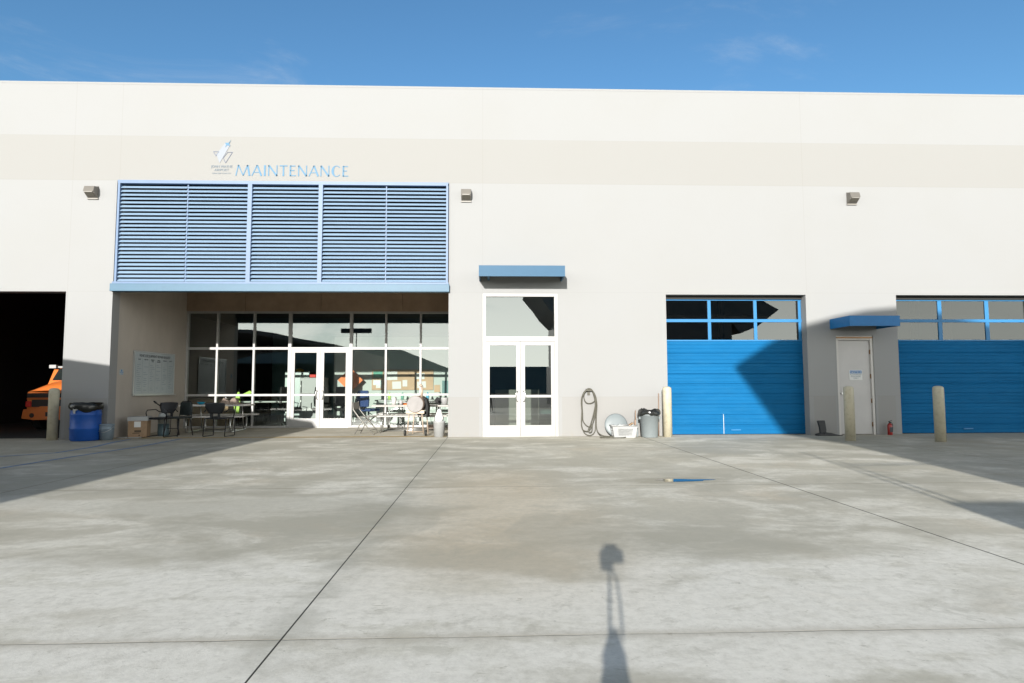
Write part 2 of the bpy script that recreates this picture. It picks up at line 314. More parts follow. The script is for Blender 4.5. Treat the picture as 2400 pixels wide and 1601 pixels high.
M = {
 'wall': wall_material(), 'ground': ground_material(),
 'taupe': mat('taupe_wall', (.43, .39, .345), .8, var=.10, vscale=1.2, bump=.1, stretch=(1,1,.4)),
 'header': mat('brown_header', (.36, .265, .185), .8, var=.14, vscale=2.5, bump=.1),
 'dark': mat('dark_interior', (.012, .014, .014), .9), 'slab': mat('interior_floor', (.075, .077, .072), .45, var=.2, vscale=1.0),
 'partition': mat('pale_partition', (.47, .51, .48), .7, var=.04),
 'roof': mat('roof_membrane', (.45, .45, .43), .8, var=.1),
 'alu': mat('white_aluminium', (.37, .367, .355), .4, var=.03, vscale=6), 'silver': mat('brushed_handle', (.55, .55, .53), .28, 1.0),
 'louvre': mat('louvre_metallic_blue', (.26, .37, .50), .40, .2, var=.06, vscale=1.5, stretch=(1,1,6)),
 'lframe': mat('louvre_frame_blue', (.095, .155, .26), .5, .0, var=.05), 'beam': mat('beam_blue', (.042, .115, .18), .5, .0, var=.04), 'canopy': mat('canopy_blue', (.018, .085, .16), .6, .0, var=.03),
 'canopy2': mat('canopy_deep_blue', (.004, .13, .34), .55, .0, var=.08, vscale=8),
 'under': mat('canopy_underside_shade', (.010, .035, .07), .6), 'dgap': mat('near_black', (.006, .008, .012), .9),  # underside darker than the canopy: shade of the hollow put into the colour
 'door_blue': mat('roller_door_blue', (.006, .112, .27), .6, 0, .07, var=.08, vscale=1.4, dirt=(.02, .145, .30), dirt_amt=.22, stretch=(.6,1,1.8)),
 'frame_blue': mat('sash_blue', (.015, .16, .36), .5), 'seal_shade': mat('seal_shade_black', (.02, .02, .018), .7),
 'glass': glass('storefront_glass', .175, (.90, .96, .92), 0, .012), 'glass2': glass('door_glass', .19, (.45, .50, .46), 0, .006), 'glass4': glass('dull_tinted_glass', .065, (.30, .27, .24), .08, .03), 'glass3': glass('tinted_glass', .095, (.30, .28, .26), .0, .02),  # second roller door panes: weaker, blurrier reflection than the first
 'cream': mat('bollard_cream', (.47, .43, .32), .5, var=.07, vscale=5, dirt=(.25, .2, .12), dirt_amt=.35),
 'doorp': mat('man_door_paint', (.46, .445, .43), .5, var=.05, vscale=2), 'doorf': mat('man_door_frame', (.53, .51, .48), .5, var=.03),
 'lamp': mat('lamp_bronze', (.16, .148, .13), .45, .2, var=.05), 'lampd': mat('lamp_lens', (.10, .09, .07), .25), 'lampl': mat('lamp_lip', (.23, .215, .19), .5),
 'letter': mat('letter_blue', (.10, .205, .31), .6, 0, .2), 'lgrey': mat('emblem_grey', (.27, .29, .32), .7, 0, .2), 'ltext': mat('small_lettering', (.18, .22, .26), .7, 0, .2), 'rimg': mat('emblem_rim', (.17, .19, .24), .7, 0, .2),
 'drum': mat('drum_blue', (.004, .07, .33), .5, var=.1, vscale=6), 'bag': mat('black_bin_liner', (.012, .013, .012), .22, var=.2, vscale=20, bump=.5, bscale=30),
 'white': mat('plain_white', (.36, .365, .36), .5, var=.04), 'paper': mat('white_paper', (.66, .66, .64), .7), 'bucket': mat('bucket_grey_blue', (.20, .25, .29), .5, var=.08),
 'asphalt': mat('asphalt', (.055, .055, .052), .9, var=.2, vscale=2), 'chalk': mat('worn_white_line', (.66, .65, .61), .8, var=.1, vscale=9, dirt=(.45, .44, .39), dirt_amt=.9),
 'card': mat('cardboard', (.30, .20, .12), .85, var=.12, vscale=8), 'cardd': mat('cardboard_print', (.10, .07, .045), .8),
 'tank': mat('sprayer_tank', (.34, .36, .35), .4, var=.08), 'tankg': mat('sprayer_liquid', (.08, .13, .15), .4), 'blackp': mat('black_plastic', (.012, .014, .017), .45, bump=.05), 'chairf': mat('black_frame', (.016, .017, .02), .35, .4),
 'vinyl': mat('dark_green_vinyl', (.018, .026, .026), .5, var=.1), 'galv': mat('galvanised_tube', (.52, .52, .50), .3, .9, var=.06), 'ttop': mat('table_top', (.55, .53, .50), .6, var=.06), 'twht': mat('white_table', (.40, .385, .36), .5, var=.05, dirt=(.4, .33, .26), dirt_amt=.3),
 'board': mat('whiteboard_face', (.40, .45, .47), .22, var=.07, vscale=1.5), 'brim': mat('board_rim', (.50, .52, .52), .3, .6), 'ink': mat('dark_ink', (.03, .035, .045), .6), 'inkl': mat('faint_ink', (.20, .25, .28), .6),
 'steel': mat('rusty_smoker', (.26, .20, .165), .55, .35, var=.15, vscale=9), 'lid_al': mat('smoker_end', (.25, .235, .225), .6, .0, var=.12, vscale=6), 'tan': mat('tan_leg', (.42, .33, .25), .5, .2), 'rubber': mat('wheel_rubber', (.03, .03, .028), .7),
 'chairg': mat('folding_chair_grey', (.24, .23, .205), .4, .3, var=.06), 'bluef': mat('blue_fabric', (.03, .06, .18), .85, var=.1), 'blackf': mat('black_fabric', (.013, .013, .013), .8),
 'bin': mat('bin_grey', (.185, .21, .215), .45, var=.05), 'hose': mat('hose_dark', (.075, .07, .05), .5, var=.15, vscale=20), 'broom': mat('broom_stick', (.26, .18, .13), .6),
 'redx': mat('extinguisher_red', (.27, .015, .012), .3), 'orange': mat('truck_orange', (.66, .17, .035), .38, 0, .5, coat=.3, var=.05), 'osign': mat('diamond_orange', (.78, .20, .05), .6), 'grille': mat('truck_grille', (.03, .022, .018), .5),
 'hiviz': mat('hi_vis_lime', (.42, .62, .12), .7), 'cyan': mat('cyan_bowl', (.0, .30, .50), .4), 'cloth': mat('brown_cloth', (.28, .22, .18), .9, var=.2, vscale=12), 'cork': mat('cork', (.52, .36, .24), .9, var=.08), 'green': mat('poster_green', (.08, .32, .22), .6), 'teal': mat('teal_poster', (.12, .22, .22), .6),
 'fridge': mat('grey_fridge', (.30, .34, .33), .35, .3), 'caster': mat('caster_grey', (.10, .105, .11), .6, var=.1), 'hangar': mat('far_hangar_grey', (.25, .24, .225), .7, var=.1), 'tblue': mat('stripe_blue', (.13, .23, .40), .7, var=.3, vscale=9, dirt=(.2, .2, .18), dirt_amt=.9), 'tyel': mat('stripe_ochre', (.43, .31, .14), .7, var=.2, vscale=7, dirt=(.34, .31, .25), dirt_amt=.8),
 'brass': mat('brass_hinge', (.22, .12, .05), .4, .6), 'noticeb': mat('notice_blue', (.02, .15, .38), .5), 'yellow': mat('mustard', (.45, .29, .05), .7),
 'windowd': mat('windscreen', (.015, .02, .02), .12), 'redp': mat('red_plastic', (.6, .03, .02), .5),
}
def water_material():
    m = bpy.data.materials.new('puddle_water'); m.use_nodes = True; p = m.node_tree.nodes['Principled BSDF']
    p.inputs['Base Color'].default_value = (.06, .06, .05, 1); p.inputs['Roughness'].default_value = .02; p.inputs['Specular IOR Level'].default_value = 1.0; p.inputs['IOR'].default_value = 2.2; return m
M['water'] = water_material()

# ---------------------------------------------------------------- ground
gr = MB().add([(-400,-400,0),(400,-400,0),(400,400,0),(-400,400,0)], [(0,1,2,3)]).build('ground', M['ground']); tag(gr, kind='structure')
def strip_sheet(pts, w, z):
    pts = [Vector((a, b, 0)) for a, b in pts]; v = []
    for i, p in enumerate(pts):
        d = (pts[min(i+1, len(pts)-1)]-pts[max(i-1, 0)]).normalized(); n = Vector((-d.y, d.x, 0))*w/2
        v += [(p.x+n.x, p.y+n.y, z), (p.x-n.x, p.y-n.y, z)]
    return MB().add(v, [(2*i, 2*i+1, 2*i+3, 2*i+2) for i in range(len(pts)-1)])
tag(strip_sheet([(-9.2, 10.7), (-8.58, 11.3), (-7.99, 11.87), (-8.0, 13.0), (-8.26, 14.2), (-8.3, 14.8)], .09, .004).build('painted_line', M['tblue']), kind='structure')
tag(strip_sheet([(-7.9, 8.4), (-7.32, 9.65), (-7.25, 11.2), (-7.1, 13.0), (-7.17, 14.85)], .08, .004).build('painted_line', M['tblue']), kind='structure')
tag(MB().add([(-8.9, 15.03, .004), (-1.05, 15.03, .004), (-1.05, 15.32, .004), (-8.9, 15.32, .004)], [(0,1,2,3)]).build('painted_line', M['tyel']), kind='structure')
pv = []
for i in range(40):
    a = 2*math.pi*i/40; r_ = 1+.18*math.sin(3*a+1)+.1*math.sin(5*a); pv.append((2.46+.31*r_*(1+.15*math.sin(7*a))*math.cos(a), 7.97+.115*r_*math.sin(a), .004))
tag(MB().add([(-70,-79,.004),(70,-79,.004),(70,-4.6,.004),(-70,-4.6,.004)], [(0,1,2,3)]).build('tarmac', M['asphalt'], fixn=False), kind='structure')
for a, b in ((-3.2, -2.2), (-2.1, -1.35), (4.9, 6.1), (6.3, 7.3)): tag(MB().add([(a, 14.08, .004), (b, 14.08, .004), (b, 14.13, .004), (a, 14.13, .004)], [(0,1,2,3)]).build('chalk_line', M['chalk'], fixn=False), kind='structure')
tag(MB().add(pv, [list(range(40))]).build('puddle', M['water']), kind='structure')

# ---------------------------------------------------------------- the building
bld = thing('maintenance_building', 'long white concrete maintenance building with a flat roof, blue louvres and blue roller doors', 'building', (0, 15, 0))
def wall_grid(xs, zs, holes, y0, y1):
    b = MB(); xs = sorted(set(xs)); zs = sorted(set(zs))
    solid = lambda i, j: 0 <= i < len(xs)-1 and 0 <= j < len(zs)-1 and not any(h[0]-1e-6 <= (xs[i]+xs[i+1])/2 <= h[1]+1e-6 and h[2]-1e-6 <= (zs[j]+zs[j+1])/2 <= h[3]+1e-6 for h in holes)
    for i in range(len(xs)-1):
        for j in range(len(zs)-1):
            if not solid(i, j): continue
            x0, x1, z0, z1 = xs[i], xs[i+1], zs[j], zs[j+1]
            b.add([(x0,y0,z0),(x1,y0,z0),(x1,y0,z1),(x0,y0,z1)], [(0,1,2,3)]); b.add([(x0,y1,z0),(x1,y1,z0),(x1,y1,z1),(x0,y1,z1)], [(3,2,1,0)])
            if not solid(i-1, j): b.add([(x0,y0,z0),(x0,y1,z0),(x0,y1,z1),(x0,y0,z1)], [(3,2,1,0)])
            if not solid(i+1, j): b.add([(x1,y0,z0),(x1,y1,z0),(x1,y1,z1),(x1,y0,z1)], [(0,1,2,3)])
            if not solid(i, j-1): b.add([(x0,y0,z0),(x1,y0,z0),(x1,y1,z0),(x0,y1,z0)], [(3,2,1,0)])
            if not solid(i, j+1): b.add([(x0,y0,z1),(x1,y0,z1),(x1,y1,z1),(x0,y1,z1)], [(0,1,2,3)])
    return b
holes = [(-14.5, -10.03, 0, 3.47), (-8.95, -1.0, 0, 6.17), (-.18, 1.64, 0, 3.44), (4.30, 7.78, 0, 3.43), (8.50, 9.43, 0, 2.42), (10.06, 13.75, 0, 3.43)]
xs = [-40, 40] + [h[0] for h in holes] + [h[1] for h in holes]; zs = [0, 8.55] + [h[3] for h in holes]
wall_grid(xs, zs, holes, 15.0, 15.3).build('facade_wall', M['wall'], bld, fixn=False)
MB().box(-40.03, 40.03, 14.996, 15.33, 8.55, 8.60).build('coping', M['wall'], bld)
MB().box(-40, 40, 15.3, 45, 7.6, 7.8).build('roof', M['roof'], bld)
MB().box(-40, -39.7, 15.3, 45, 0, 7.6).box(39.7, 40, 15.3, 45, 0, 7.6).box(-39.7, 39.7, 44.7, 45, 0, 7.6).build('outer_wall', M['wall'], bld)
# recess shell
MB().box(-9.35, -8.95, 15.3, 18.7, 0, 7.5).build('recess_wall', M['taupe'], bld)
MB().box(-1.0, -.6, 15.3, 18.7, 0, 7.5).build('recess_wall', M['taupe'], bld)
hd = MB()
for a, b in ((-8.95, -7.25), (-7.24, -5.035), (-5.025, -2.615), (-2.605, -1.0)): hd.box(a, b, 18.62, 18.75, 3.44, 4.3)
hd.build('header_wall', M['header'], bld)
MB().box(-9.35, -.6, 18.75, 18.9, 3.44, 7.5).build('header_wall', M['dgap'], bld)
MB().box(-8.95, -1.0, 15.25, 18.62, 4.3, 4.45).build('recess_ceiling', M['header'], bld)
MB().box(-8.95, -1.0, 15.2, 15.24, 3.62, 6.6).build('dark_backing', M['dgap'], bld)  # near-black sheet added to darken the louvre gaps and block sun
# interior floor
MB().box(-39.7, -9.35, 15.31, 44.7, 0, .006).build('interior_floor', M['dark'], bld)  # bay floor near-black: the unlit depth is put into its colour
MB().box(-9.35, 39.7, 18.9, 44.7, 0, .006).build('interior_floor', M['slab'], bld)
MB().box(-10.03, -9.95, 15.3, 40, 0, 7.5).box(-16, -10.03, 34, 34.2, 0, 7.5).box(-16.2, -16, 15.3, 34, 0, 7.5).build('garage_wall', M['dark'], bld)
# office partition walls
MB().box(-5.35, -.6, 21.6, 21.7, .006, 2.9).build('partition_wall', M['partition'], bld)
MB().box(-9.3, 3.9, 27, 27.1, .006, 7.5).box(-.6, -.5, 18.9, 27, .006, 7.5).box(3.9, 4.0, 15.3, 27, .006, 7.5).build('office_wall', M['teal'], bld)
MB().box(-9.35, -.6, 18.9, 27, 3.44, 3.5).build('office_ceiling', M['dark'], bld)
MB().box(4.0, 14.2, 18.6, 18.7, .006, 7.5).build('bay_wall', M['taupe'], bld)
for x in (5.0, 6.9, 11.0, 12.9): MB().box(x, x+.12, 18.4, 18.6, .006, 4.5).build('bay_column', M['dark'], bld)
for a, b in ((4.3, 7.8), (10.1, 13.7)): MB().box(a, b, 15.9, 15.96, 2.95, 3.02).build('track_bar', M['dark'], bld)
for x in (11.5, 11.75, 11.83): MB().tube([(x, 15.7, 3.6), (x+.01, 15.72, 3.1), (x-.04, 15.7, 2.7), (x+.02, 15.7, 2.35)], .014, 6).build('lift_cable', M['dark'], bld)

# louvre screen : frame, five panels of blades, blue beam
lv = [-8.90, -7.27, -5.78, -4.09, -2.52, -1.02]
fr = MB(); fr.box(-8.90, -1.02, 14.93, 15.06, 6.08, 6.14).box(-8.94, -1.0, 14.93, 15.06, 3.655, 3.70)
for x, w in ((-8.87, .05), (-5.78, .10), (-4.09, .10), (-1.04, .05)): fr.box(x-w/2, x+w/2, 14.932, 15.062, 3.70, 6.08)
for x in (-7.27, -2.52): fr.box(x-.012, x+.012, 14.985, 15.06, 3.70, 6.08)
lf = fr.build('louvre_frame', M['lframe'], bld)
edges = [(-8.845, -7.282), (-7.258, -5.83), (-5.73, -4.14), (-4.04, -2.532), (-2.508, -1.065)]
for a, b in edges:
    q = MB(); n = 25; p0 = 3.715; pitch = (6.065-p0)/n
    for i in range(n):
        z = p0 + i*pitch; d = .012*math.sin(i*1.7+a)*.1
        q.add([(a, 14.955, z), (b, 14.955, z), (b, 15.015+d, z+.061), (a, 15.015+d, z+.061), (a, 14.958, z-.004), (b, 14.958, z-.004), (b, 15.018+d, z+.058), (a, 15.018+d, z+.058)],
              [(0,1,2,3), (7,6,5,4), (0,4,5,1), (3,2,6,7)])
    q.build('louvre_panel', M['louvre'], bld, fixn=False)
MB().box(-8.97, -.98, 14.90, 15.12, 3.47, 3.65).build('blue_beam', M['beam'], bld, bevel=.006)
MB().box(-8.93, -1.01, 14.97, 15.0, 6.14, 6.17).build('louvre_flashing', M['lframe'], bld)

# storefront glazing in the recess
YB = 18.70
def frame_boxes(q, pieces, y0, y1):
    for x0, x1, z0, z1 in pieces: q.box(x0, x1, y0, y1, z0, z1)
    return q
ml = [-8.92, -8.05, -6.98, -5.93, -4.13, -3.10, -2.07, -1.03]; T = .028
sf = MB()
for i, x in enumerate(ml):
    w = .045 if i in (3, 4) else T; sf.box(x-w, x+w, YB-.05, YB+.05, .0, 3.44)
def span(a, b, z0, z1, i, j):
    wa = .045 if i in (3, 4) else T; wb = .045 if j in (3, 4) else T; sf.box(a+wa, b-wb, YB-.047, YB+.047, z0, z1)
for i in range(7):
    a, b = ml[i], ml[i+1]
    span(a, b, 3.38, 3.44, i, i+1); span(a, b, 2.30, 2.37, i, i+1)
    if i != 3: span(a, b, .93, .99, i, i+1); span(a, b, .0, .06, i, i+1)
sfo = sf.build('storefront_frame', M['alu'], bld)
for i in range(7):
    a, b = ml[i]+.045, ml[i+1]-.045
    rows = ((2.37, 3.38), (.99, 2.30), (.06, .93)) if i != 3 else ((2.37, 3.38),)
    for z0, z1 in rows:
        MB().add([(a-.02, YB, z0-.01), (b+.02, YB, z0-.01), (b+.02, YB, z1+.01), (a-.02, YB, z1+.01)], [(0,1,2,3)]).build('window_pane', M['glass'], sfo, fixn=False)
def glass_doors(x0, x1, z1, y, name, gmat, glassrect, dz=.96, handle=True):
    """pair of white framed doors"""
    mid = (x0+x1)/2
    for k, (a, b) in enumerate(((x0, mid-.003), (mid+.003, x1))):
        ga, gb = glassrect[k]
        d = MB(); y0, y1 = y-.03, y+.02
        d.box(a, ga, y0, y1, .012, z1).box(gb, b, y0, y1, .012, z1).box(ga, gb, y0, y1, .012, .27).box(ga, gb, y0, y1, z1-.09, z1).box(ga, gb, y0+.003, y1-.003, dz-.03, dz+.03)
        o = d.build(name, M['alu'], bld, bevel=.003)
        MB().add([(ga, y, .27), (gb, y, .27), (gb, y, z1-.09), (ga, y, z1-.09)], [(0,1,2,3)]).build('door_pane', gmat, o, fixn=False)
        if handle:
            hx = mid-.07 if k == 0 else mid+.07; s_ = -1 if k == 0 else 1; hz = dz
            MB().tube([(hx, y-.03, hz+.12), (hx, y-.07, hz+.125), (hx+s_*.03, y-.085, hz+.10), (hx+s_*.045, y-.085, hz), (hx+s_*.03, y-.085, hz-.10), (hx, y-.07, hz-.125), (hx, y-.03, hz-.12)], .011).build('handle', M['silver'], o)
        for zz in (.12, 1.12, z1-.12): MB().cyl((a-.012 if k == 0 else b+.012, y-.035, zz-.05), (a-.012 if k == 0 else b+.012, y-.035, zz+.05), .009, n=8).build('hinge', M['silver'], o)
glass_doors(-5.885, -4.175, 2.30, YB, 'glass_door', M['glass'], ((-5.78, -5.14), (-4.92, -4.28)))
MB().box(-5.885, -4.175, YB-.06, YB+.06, 0, .01).build('threshold', M['silver'], bld)
# central entrance
ef = MB(); y0, y1 = 14.985, 15.10
ef.box(-.178, -.10, y0, y1, 0, 3.438).box(1.56, 1.638, y0, y1, 0, 3.438).box(-.10, 1.56, y0, y1, 3.37, 3.438).box(-.10, 1.56, y0, y1, 2.28, 2.40)
efo = ef.build('entrance_frame', M['alu'], bld, bevel=.003)
MB().add([(-.11, 15.04, 2.39), (1.57, 15.04, 2.39), (1.57, 15.04, 3.38), (-.11, 15.04, 3.38)], [(0,1,2,3)]).build('transom_pane', M['glass2'], efo, fixn=False)
glass_doors(-.097, 1.557, 2.275, 15.03, 'entrance_door', M['glass2'], ((-.01, .63), (.84, 1.47)))
MB().box(-.10, 1.56, 14.98, 15.10, 0, .011).build('threshold', M['silver'], bld)
MB().box(.15, 1.4, 17.9, 18.4, .01, 1.1).build('reception_counter', M['doorf'], bld)
# canopies
def canopy(x0, x1, z0, z1, d, mt, braces=()):
    o = MB().box(x0, x1, 15-d, 15-d+.03, z0, z1).box(x0, x0+.03, 15-d+.03, 15, z0, z1).box(x1-.03, x1, 15-d+.03, 15, z0, z1).box(x0+.03, x1-.03, 15-d+.03, 15, z1-.02, z1-.003).build('entrance_canopy', mt, bld)
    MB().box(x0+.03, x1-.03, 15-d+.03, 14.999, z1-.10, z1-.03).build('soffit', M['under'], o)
    for bx in braces: MB().box(bx, bx+.05, 15-d+.03, 14.998, z0+.02, z1-.11).build('brace', mt, o)
canopy(-.26, 1.745, 3.745, 4.00, .70, M['canopy'], (-.06,))
canopy(8.36, 9.56, 2.58, 2.82, .85, M['canopy2'])

# roller doors
def roller(x0, x1, muls, gm_):
    yd = 15.24
    prof = []; z = .0; seams = [.02, .44, .96, 1.46, 1.97, 2.30]
    o = bpy.data.objects.new('roller_door', None); link(o, bld); o.location = (x0, yd-15, 0)
    front = []
    nz = 230
    for i in range(nz+1):
        z = .012 + (2.30-.012)*i/nz
        ph = (z*1000/91.5) % 1.0
        y = yd + (.0055 if ph < .22 else 0.0) + .004*math.sin(z*2*math.pi/.0305)*.25
        for k in (.235, .485, .745, .995, 1.245, 1.495, 1.745, 2.0):
            if abs(z-k) < .007: y = yd+.015
        front.append((y, z))
    q = MB(); n = len(front)
    v = [(x0, a, b) for a, b in front] + [(x1, a, b) for a, b in front]
    q.add(v, [(i, n+i, n+i+1, i+1) for i in range(n-1)]); q.box(x0, x1, yd+.03, yd+.05, .0, 2.30)
    q.build('door_slats', M['door_blue'], o, fixn=False)
    s = MB(); zr = (2.30, 2.345, 2.765, 2.86, 3.30, 3.345)
    s.box(x0, x1, yd-.008, yd+.04, 2.30, 2.335).box(x0, x1, yd-.008, yd+.04, 2.775, 2.85).box(x0, x1, yd-.008, yd+.04, 3.315, 3.345)
    for xm, w in muls:
        for z0, z1 in ((2.335, 2.775), (2.85, 3.315)): s.box(xm-w/2, xm+w/2, yd-.005, yd+.037, z0, z1)
    so = s.build('door_sash', M['frame_blue'], o, bevel=.004)
    ms = sorted(muls)
    for i in range(len(ms)-1):
        a, b = ms[i][0]+ms[i][1]/2, ms[i+1][0]-ms[i+1][1]/2
        for z0, z1 in ((2.335, 2.775), (2.85, 3.315)):
            MB().add([(a, yd+.015, z0), (b, yd+.015, z0), (b, yd+.015, z1), (a, yd+.015, z1)], [(0,1,2,3)]).build('window_pane', gm_, so, fixn=False)
    if x0 < 5: MB().box(5.735, 5.745, yd-.003, yd+.002, .02, .50).build('scrape', M['chalk'], o)
    MB().box((x0+x1)/2-.12, (x0+x1)/2+.12, yd-.02, yd-.002, .10, .13).build('lift_handle', M['frame_blue'], o)
    MB().box(x0, x1, yd-.05, yd+.06, 3.345, 3.43).build('head_shadow_strip', M['seal_shade'], o)  # black strip set in for the shadow line under the head
    MB().box(x0, x1, yd-.01, yd+.02, 0, .012).build('bottom_seal', M['seal_shade'], o)
    return o
roller(4.30, 7.78, [(4.335, .05), (5.45, .08), (6.61, .08), (7.735, .07)], M['glass3'])
roller(10.06, 13.75, [(10.07, .03), (11.33, .10), (12.55, .10), (13.72, .06)], M['glass4'])
# side door with notice
MB().box(8.502, 8.56, 15.02, 15.2, 0, 2.31).box(9.37, 9.428, 15.02, 15.2, 0, 2.31).box(8.502, 9.428, 15.02, 15.2, 2.31, 2.36).box(8.502, 9.428, 15.03, 15.2, 2.36, 2.418).build('door_frame', M['doorf'], bld)
md = MB().box(8.565, 9.365, 15.06, 15.11, .012, 2.30).build('side_door', M['doorp'], bld, bevel=.003)
for zz in (2.02, 1.42, .82, .25): MB().cyl((9.362, 15.045, zz-.055), (9.362, 15.045, zz+.055), .014, n=8).build('hinge', M['brass'], md)
MB().cyl((8.62, 15.06, 1.0), (8.62, 15.0, 1.0), .02, .026).build('handle', M['silver'], md)
MB().box(8.51, 9.42, 15.0, 15.03, 2.355, 2.385).build('drip_strip', M['brass'], bld)
nsn = thing('notice_sign', 'small white and blue notice sign on the beige side door', 'sign', (8.99, 15.058, 1.33))
MB().box(8.83, 9.155, 15.050, 15.058, 1.33, 1.575).build('panel', M['paper'], nsn)
MB().box(8.845, 9.14, 15.048, 15.0495, 1.49, 1.562).build('heading_band', M['noticeb'], nsn)
text_mesh('lettering', 'NOTICE', .075, M['paper'], nsn, (8.993, 15.046, 1.498), FRONT, .0008)
text_mesh('lettering', 'AUTHORIZED\nPERSONNEL\nONLY', .048, M['inkl'], nsn, (8.993, 15.048, 1.448), FRONT, .0008)

# wall lamps
def wall_lamp(x, z, label, flip=1):
    t = thing('wall_lamp', label, 'light', (x, 15, z-.15), 0, 'square lamps along the upper wall')
    h = MB().prism([(-.02, -.02+.30), (-.17, .25), (-.21, .115), (-.17, .115), (-.17, .09), (-.02, .0), (0, 0), (0, .30)], -.12, .12, 'yz').build('housing', M['lamp'], t, local=True, bevel=.008)
    MB().box(-.09, .09, -.20, -.172, .095, .118).build('lip', M['lampl'], t, local=True)
    MB().obox((0, -.13, .062), (.19, .115, .01), (R(-30), 0, 0)).build('lens', M['lampd'], t, local=True)
    MB().box(-.125, .125, -.035, -.0, -.03, .0).build('mounting_box', M['lampl'], t, local=True)
    return t
for x, lab in ((-9.50, 'square bronze lamp left of the blue louvres'), (-.58, 'square bronze lamp just right of the blue louvres'), (9.03, 'square bronze lamp above the beige side door')):
    wall_lamp(x, 5.87, lab)

# wall lettering
sg = thing('wall_sign', 'pale blue MAINTENANCE lettering with an airport emblem above the louvres', 'sign', (-4.9, 14.998, 6.3))
def stroke(q, p0, p1, w0, w1, y0=14.992, y1=15.0):
    p0 = Vector((p0[0], p0[1])); p1 = Vector((p1[0], p1[1])); d = (p1-p0).normalized(); n = Vector((-d.y, d.x)); wm = min(w0, w1)*.82; mdp = (p0+p1)/2
    q.prism([tuple(p0+n*w0/2), tuple(mdp+n*wm/2), tuple(p1+n*w1/2), tuple(p1-n*w1/2), tuple(mdp-n*wm/2), tuple(p0-n*w0/2)], y0, y1)
def letter(ch, x, w, z, h):
    q = MB(); tk, tn = .040, .026; S = lambda a, b, c, d, w0=tk, w1=None: stroke(q, (x+a*w, z+b*h), (x+c*w, z+d*h), w0, w1 or w0)
    if ch == 'M': S(.0, 0, .16, 1, tn); S(.16, 1, .52, .02, tk, tn); S(.52, .02, .82, 1, tn); S(.82, 1, .97, 0, tk+.006)
    if ch == 'A': S(0, 0, .52, 1, tn); S(.52, 1, .98, 0, tk+.004); q.box(x+.2*w, x+.78*w, 14.993, 14.999, z+.30*h, z+.37*h)
    if ch == 'I': S(.5, 0, .5, 1, tk+.006)
    if ch == 'N': S(.08, 0, .08, 1, tn); S(.08, 1, .92, .0, tk+.004); S(.92, 0, .92, 1, tn)
    if ch == 'T': S(.5, 0, .5, .95, tk); S(0, .96, 1, .96, tn+.002)
    if ch == 'E': S(.18, 0, .18, 1, tk); S(.18, .95, .9, .95, tn); S(.18, .53, .76, .53, tn); S(.18, .05, .98, .05, tn)
    if ch == 'C':
        a0, a1 = R(42), R(320); m_ = 16; out = []; inn = []
        for i in range(m_+1):
            a = a0+(a1-a0)*i/m_; th = .012+.015*max(0, -math.cos(a))*1.2
            out.append((x+w*.55+(w*.55)*math.cos(a), z+h*.5+(h*.53)*math.sin(a))); inn.append((x+w*.55+(w*.55-2*th)*math.cos(a), z+h*.5+(h*.53-th*1.3)*math.sin(a)))
        for i in range(m_): q.prism([out[i], out[i+1], inn[i+1], inn[i]], 14.992, 15.0)
    return q
xx = -6.15; zl = 6.305; hl = .265
spec = [('M', .335), ('A', .235), ('I', .06), ('N', .235), ('T', .185), ('E', .165), ('N', .225), ('A', .225), ('N', .225), ('C', .215), ('E', .15)]
gap = (2.70 - sum(w for _, w in spec))/(len(spec)-1)
for ch, w in spec: letter(ch, xx, w, zl, hl).build('letter', M['letter'], sg); xx += w+gap
def ems(pts, w, m_, nm, closed=True):
    q = MB(); k = len(pts)
    for i in range(k if closed else k-1):
        a, b = Vector(pts[i]), Vector(pts[(i+1) % k]); d = (b-a).normalized(); n = Vector((-d.y, d.x))*w/2; a -= d*w*.4; b += d*w*.4
        q.prism([tuple(a+n), tuple(b+n), tuple(b-n), tuple(a-n)], 14.988+.0007*i, 15.0)
    q.build(nm, m_, sg)
MB().prism([(-6.63, 6.83), (-6.545, 6.61), (-6.30, 7.07), (-6.38, 7.11), (-6.425, 7.11)], 14.991, 15.0).build('emblem_stripe', M['lgrey'], sg)
ems([(-6.70, 6.895), (-6.57, 6.895), (-6.64, 6.79)], .012, M['rimg'], 'emblem_outline')
ems([(-6.36, 6.885), (-6.245, 6.885), (-6.405, 6.62), (-6.465, 6.74)], .012, M['rimg'], 'emblem_outline')
MB().prism([(-6.43, 7.115), (-6.34, 7.115), (-6.285, 7.19), (-6.33, 7.10), (-6.305, 7.03), (-6.37, 7.06), (-6.42, 7.0), (-6.40, 7.07)], 14.985, 14.990).build('emblem_plane', M['letter'], sg)
text_mesh('small_lettering', 'JOHN WAYNE', .085, M['ltext'], sg, (-6.49, 14.994, 6.50), FRONT, .003, sx_=.92)
text_mesh('small_lettering', 'AIRPORT', .085, M['ltext'], sg, (-6.49, 14.994, 6.415), FRONT, .003)
text_mesh('small_lettering', 'ORANGE COUNTY', .042, M['ltext'], sg, (-6.49, 14.995, 6.345), FRONT, .002, sx_=1.25)

# ---------------------------------------------------------------- bollards
def bollard(x, y, h, label, tilt=(0, 0)):
    t = thing('bollard', label, 'bollard', (x, y, 0), 0, 'cream bollards along the building')
    q = MB(); r_ = .105
    q.lathe([(r_, 0), (r_, h-.05), (r_*.97, h-.02), (r_*.75, h+.005), (r_*.35, h+.018), (.001, h+.02)], n=28)
    q.build('post', M['cream'], t, local=True)
    return t
bollard(-10.02, 14.75, 1.17, 'cream bollard in front of the open garage, left of the blue drum')
bollard(4.20, 14.72, 1.165, 'cream bollard between the grey bin and the first blue roller door')
bollard(7.84, 13.42, 1.165, 'cream bollard standing in front of the beige side door')
bollard(9.58, 13.05, 1.165, 'cream bollard in front of the far right blue roller door')

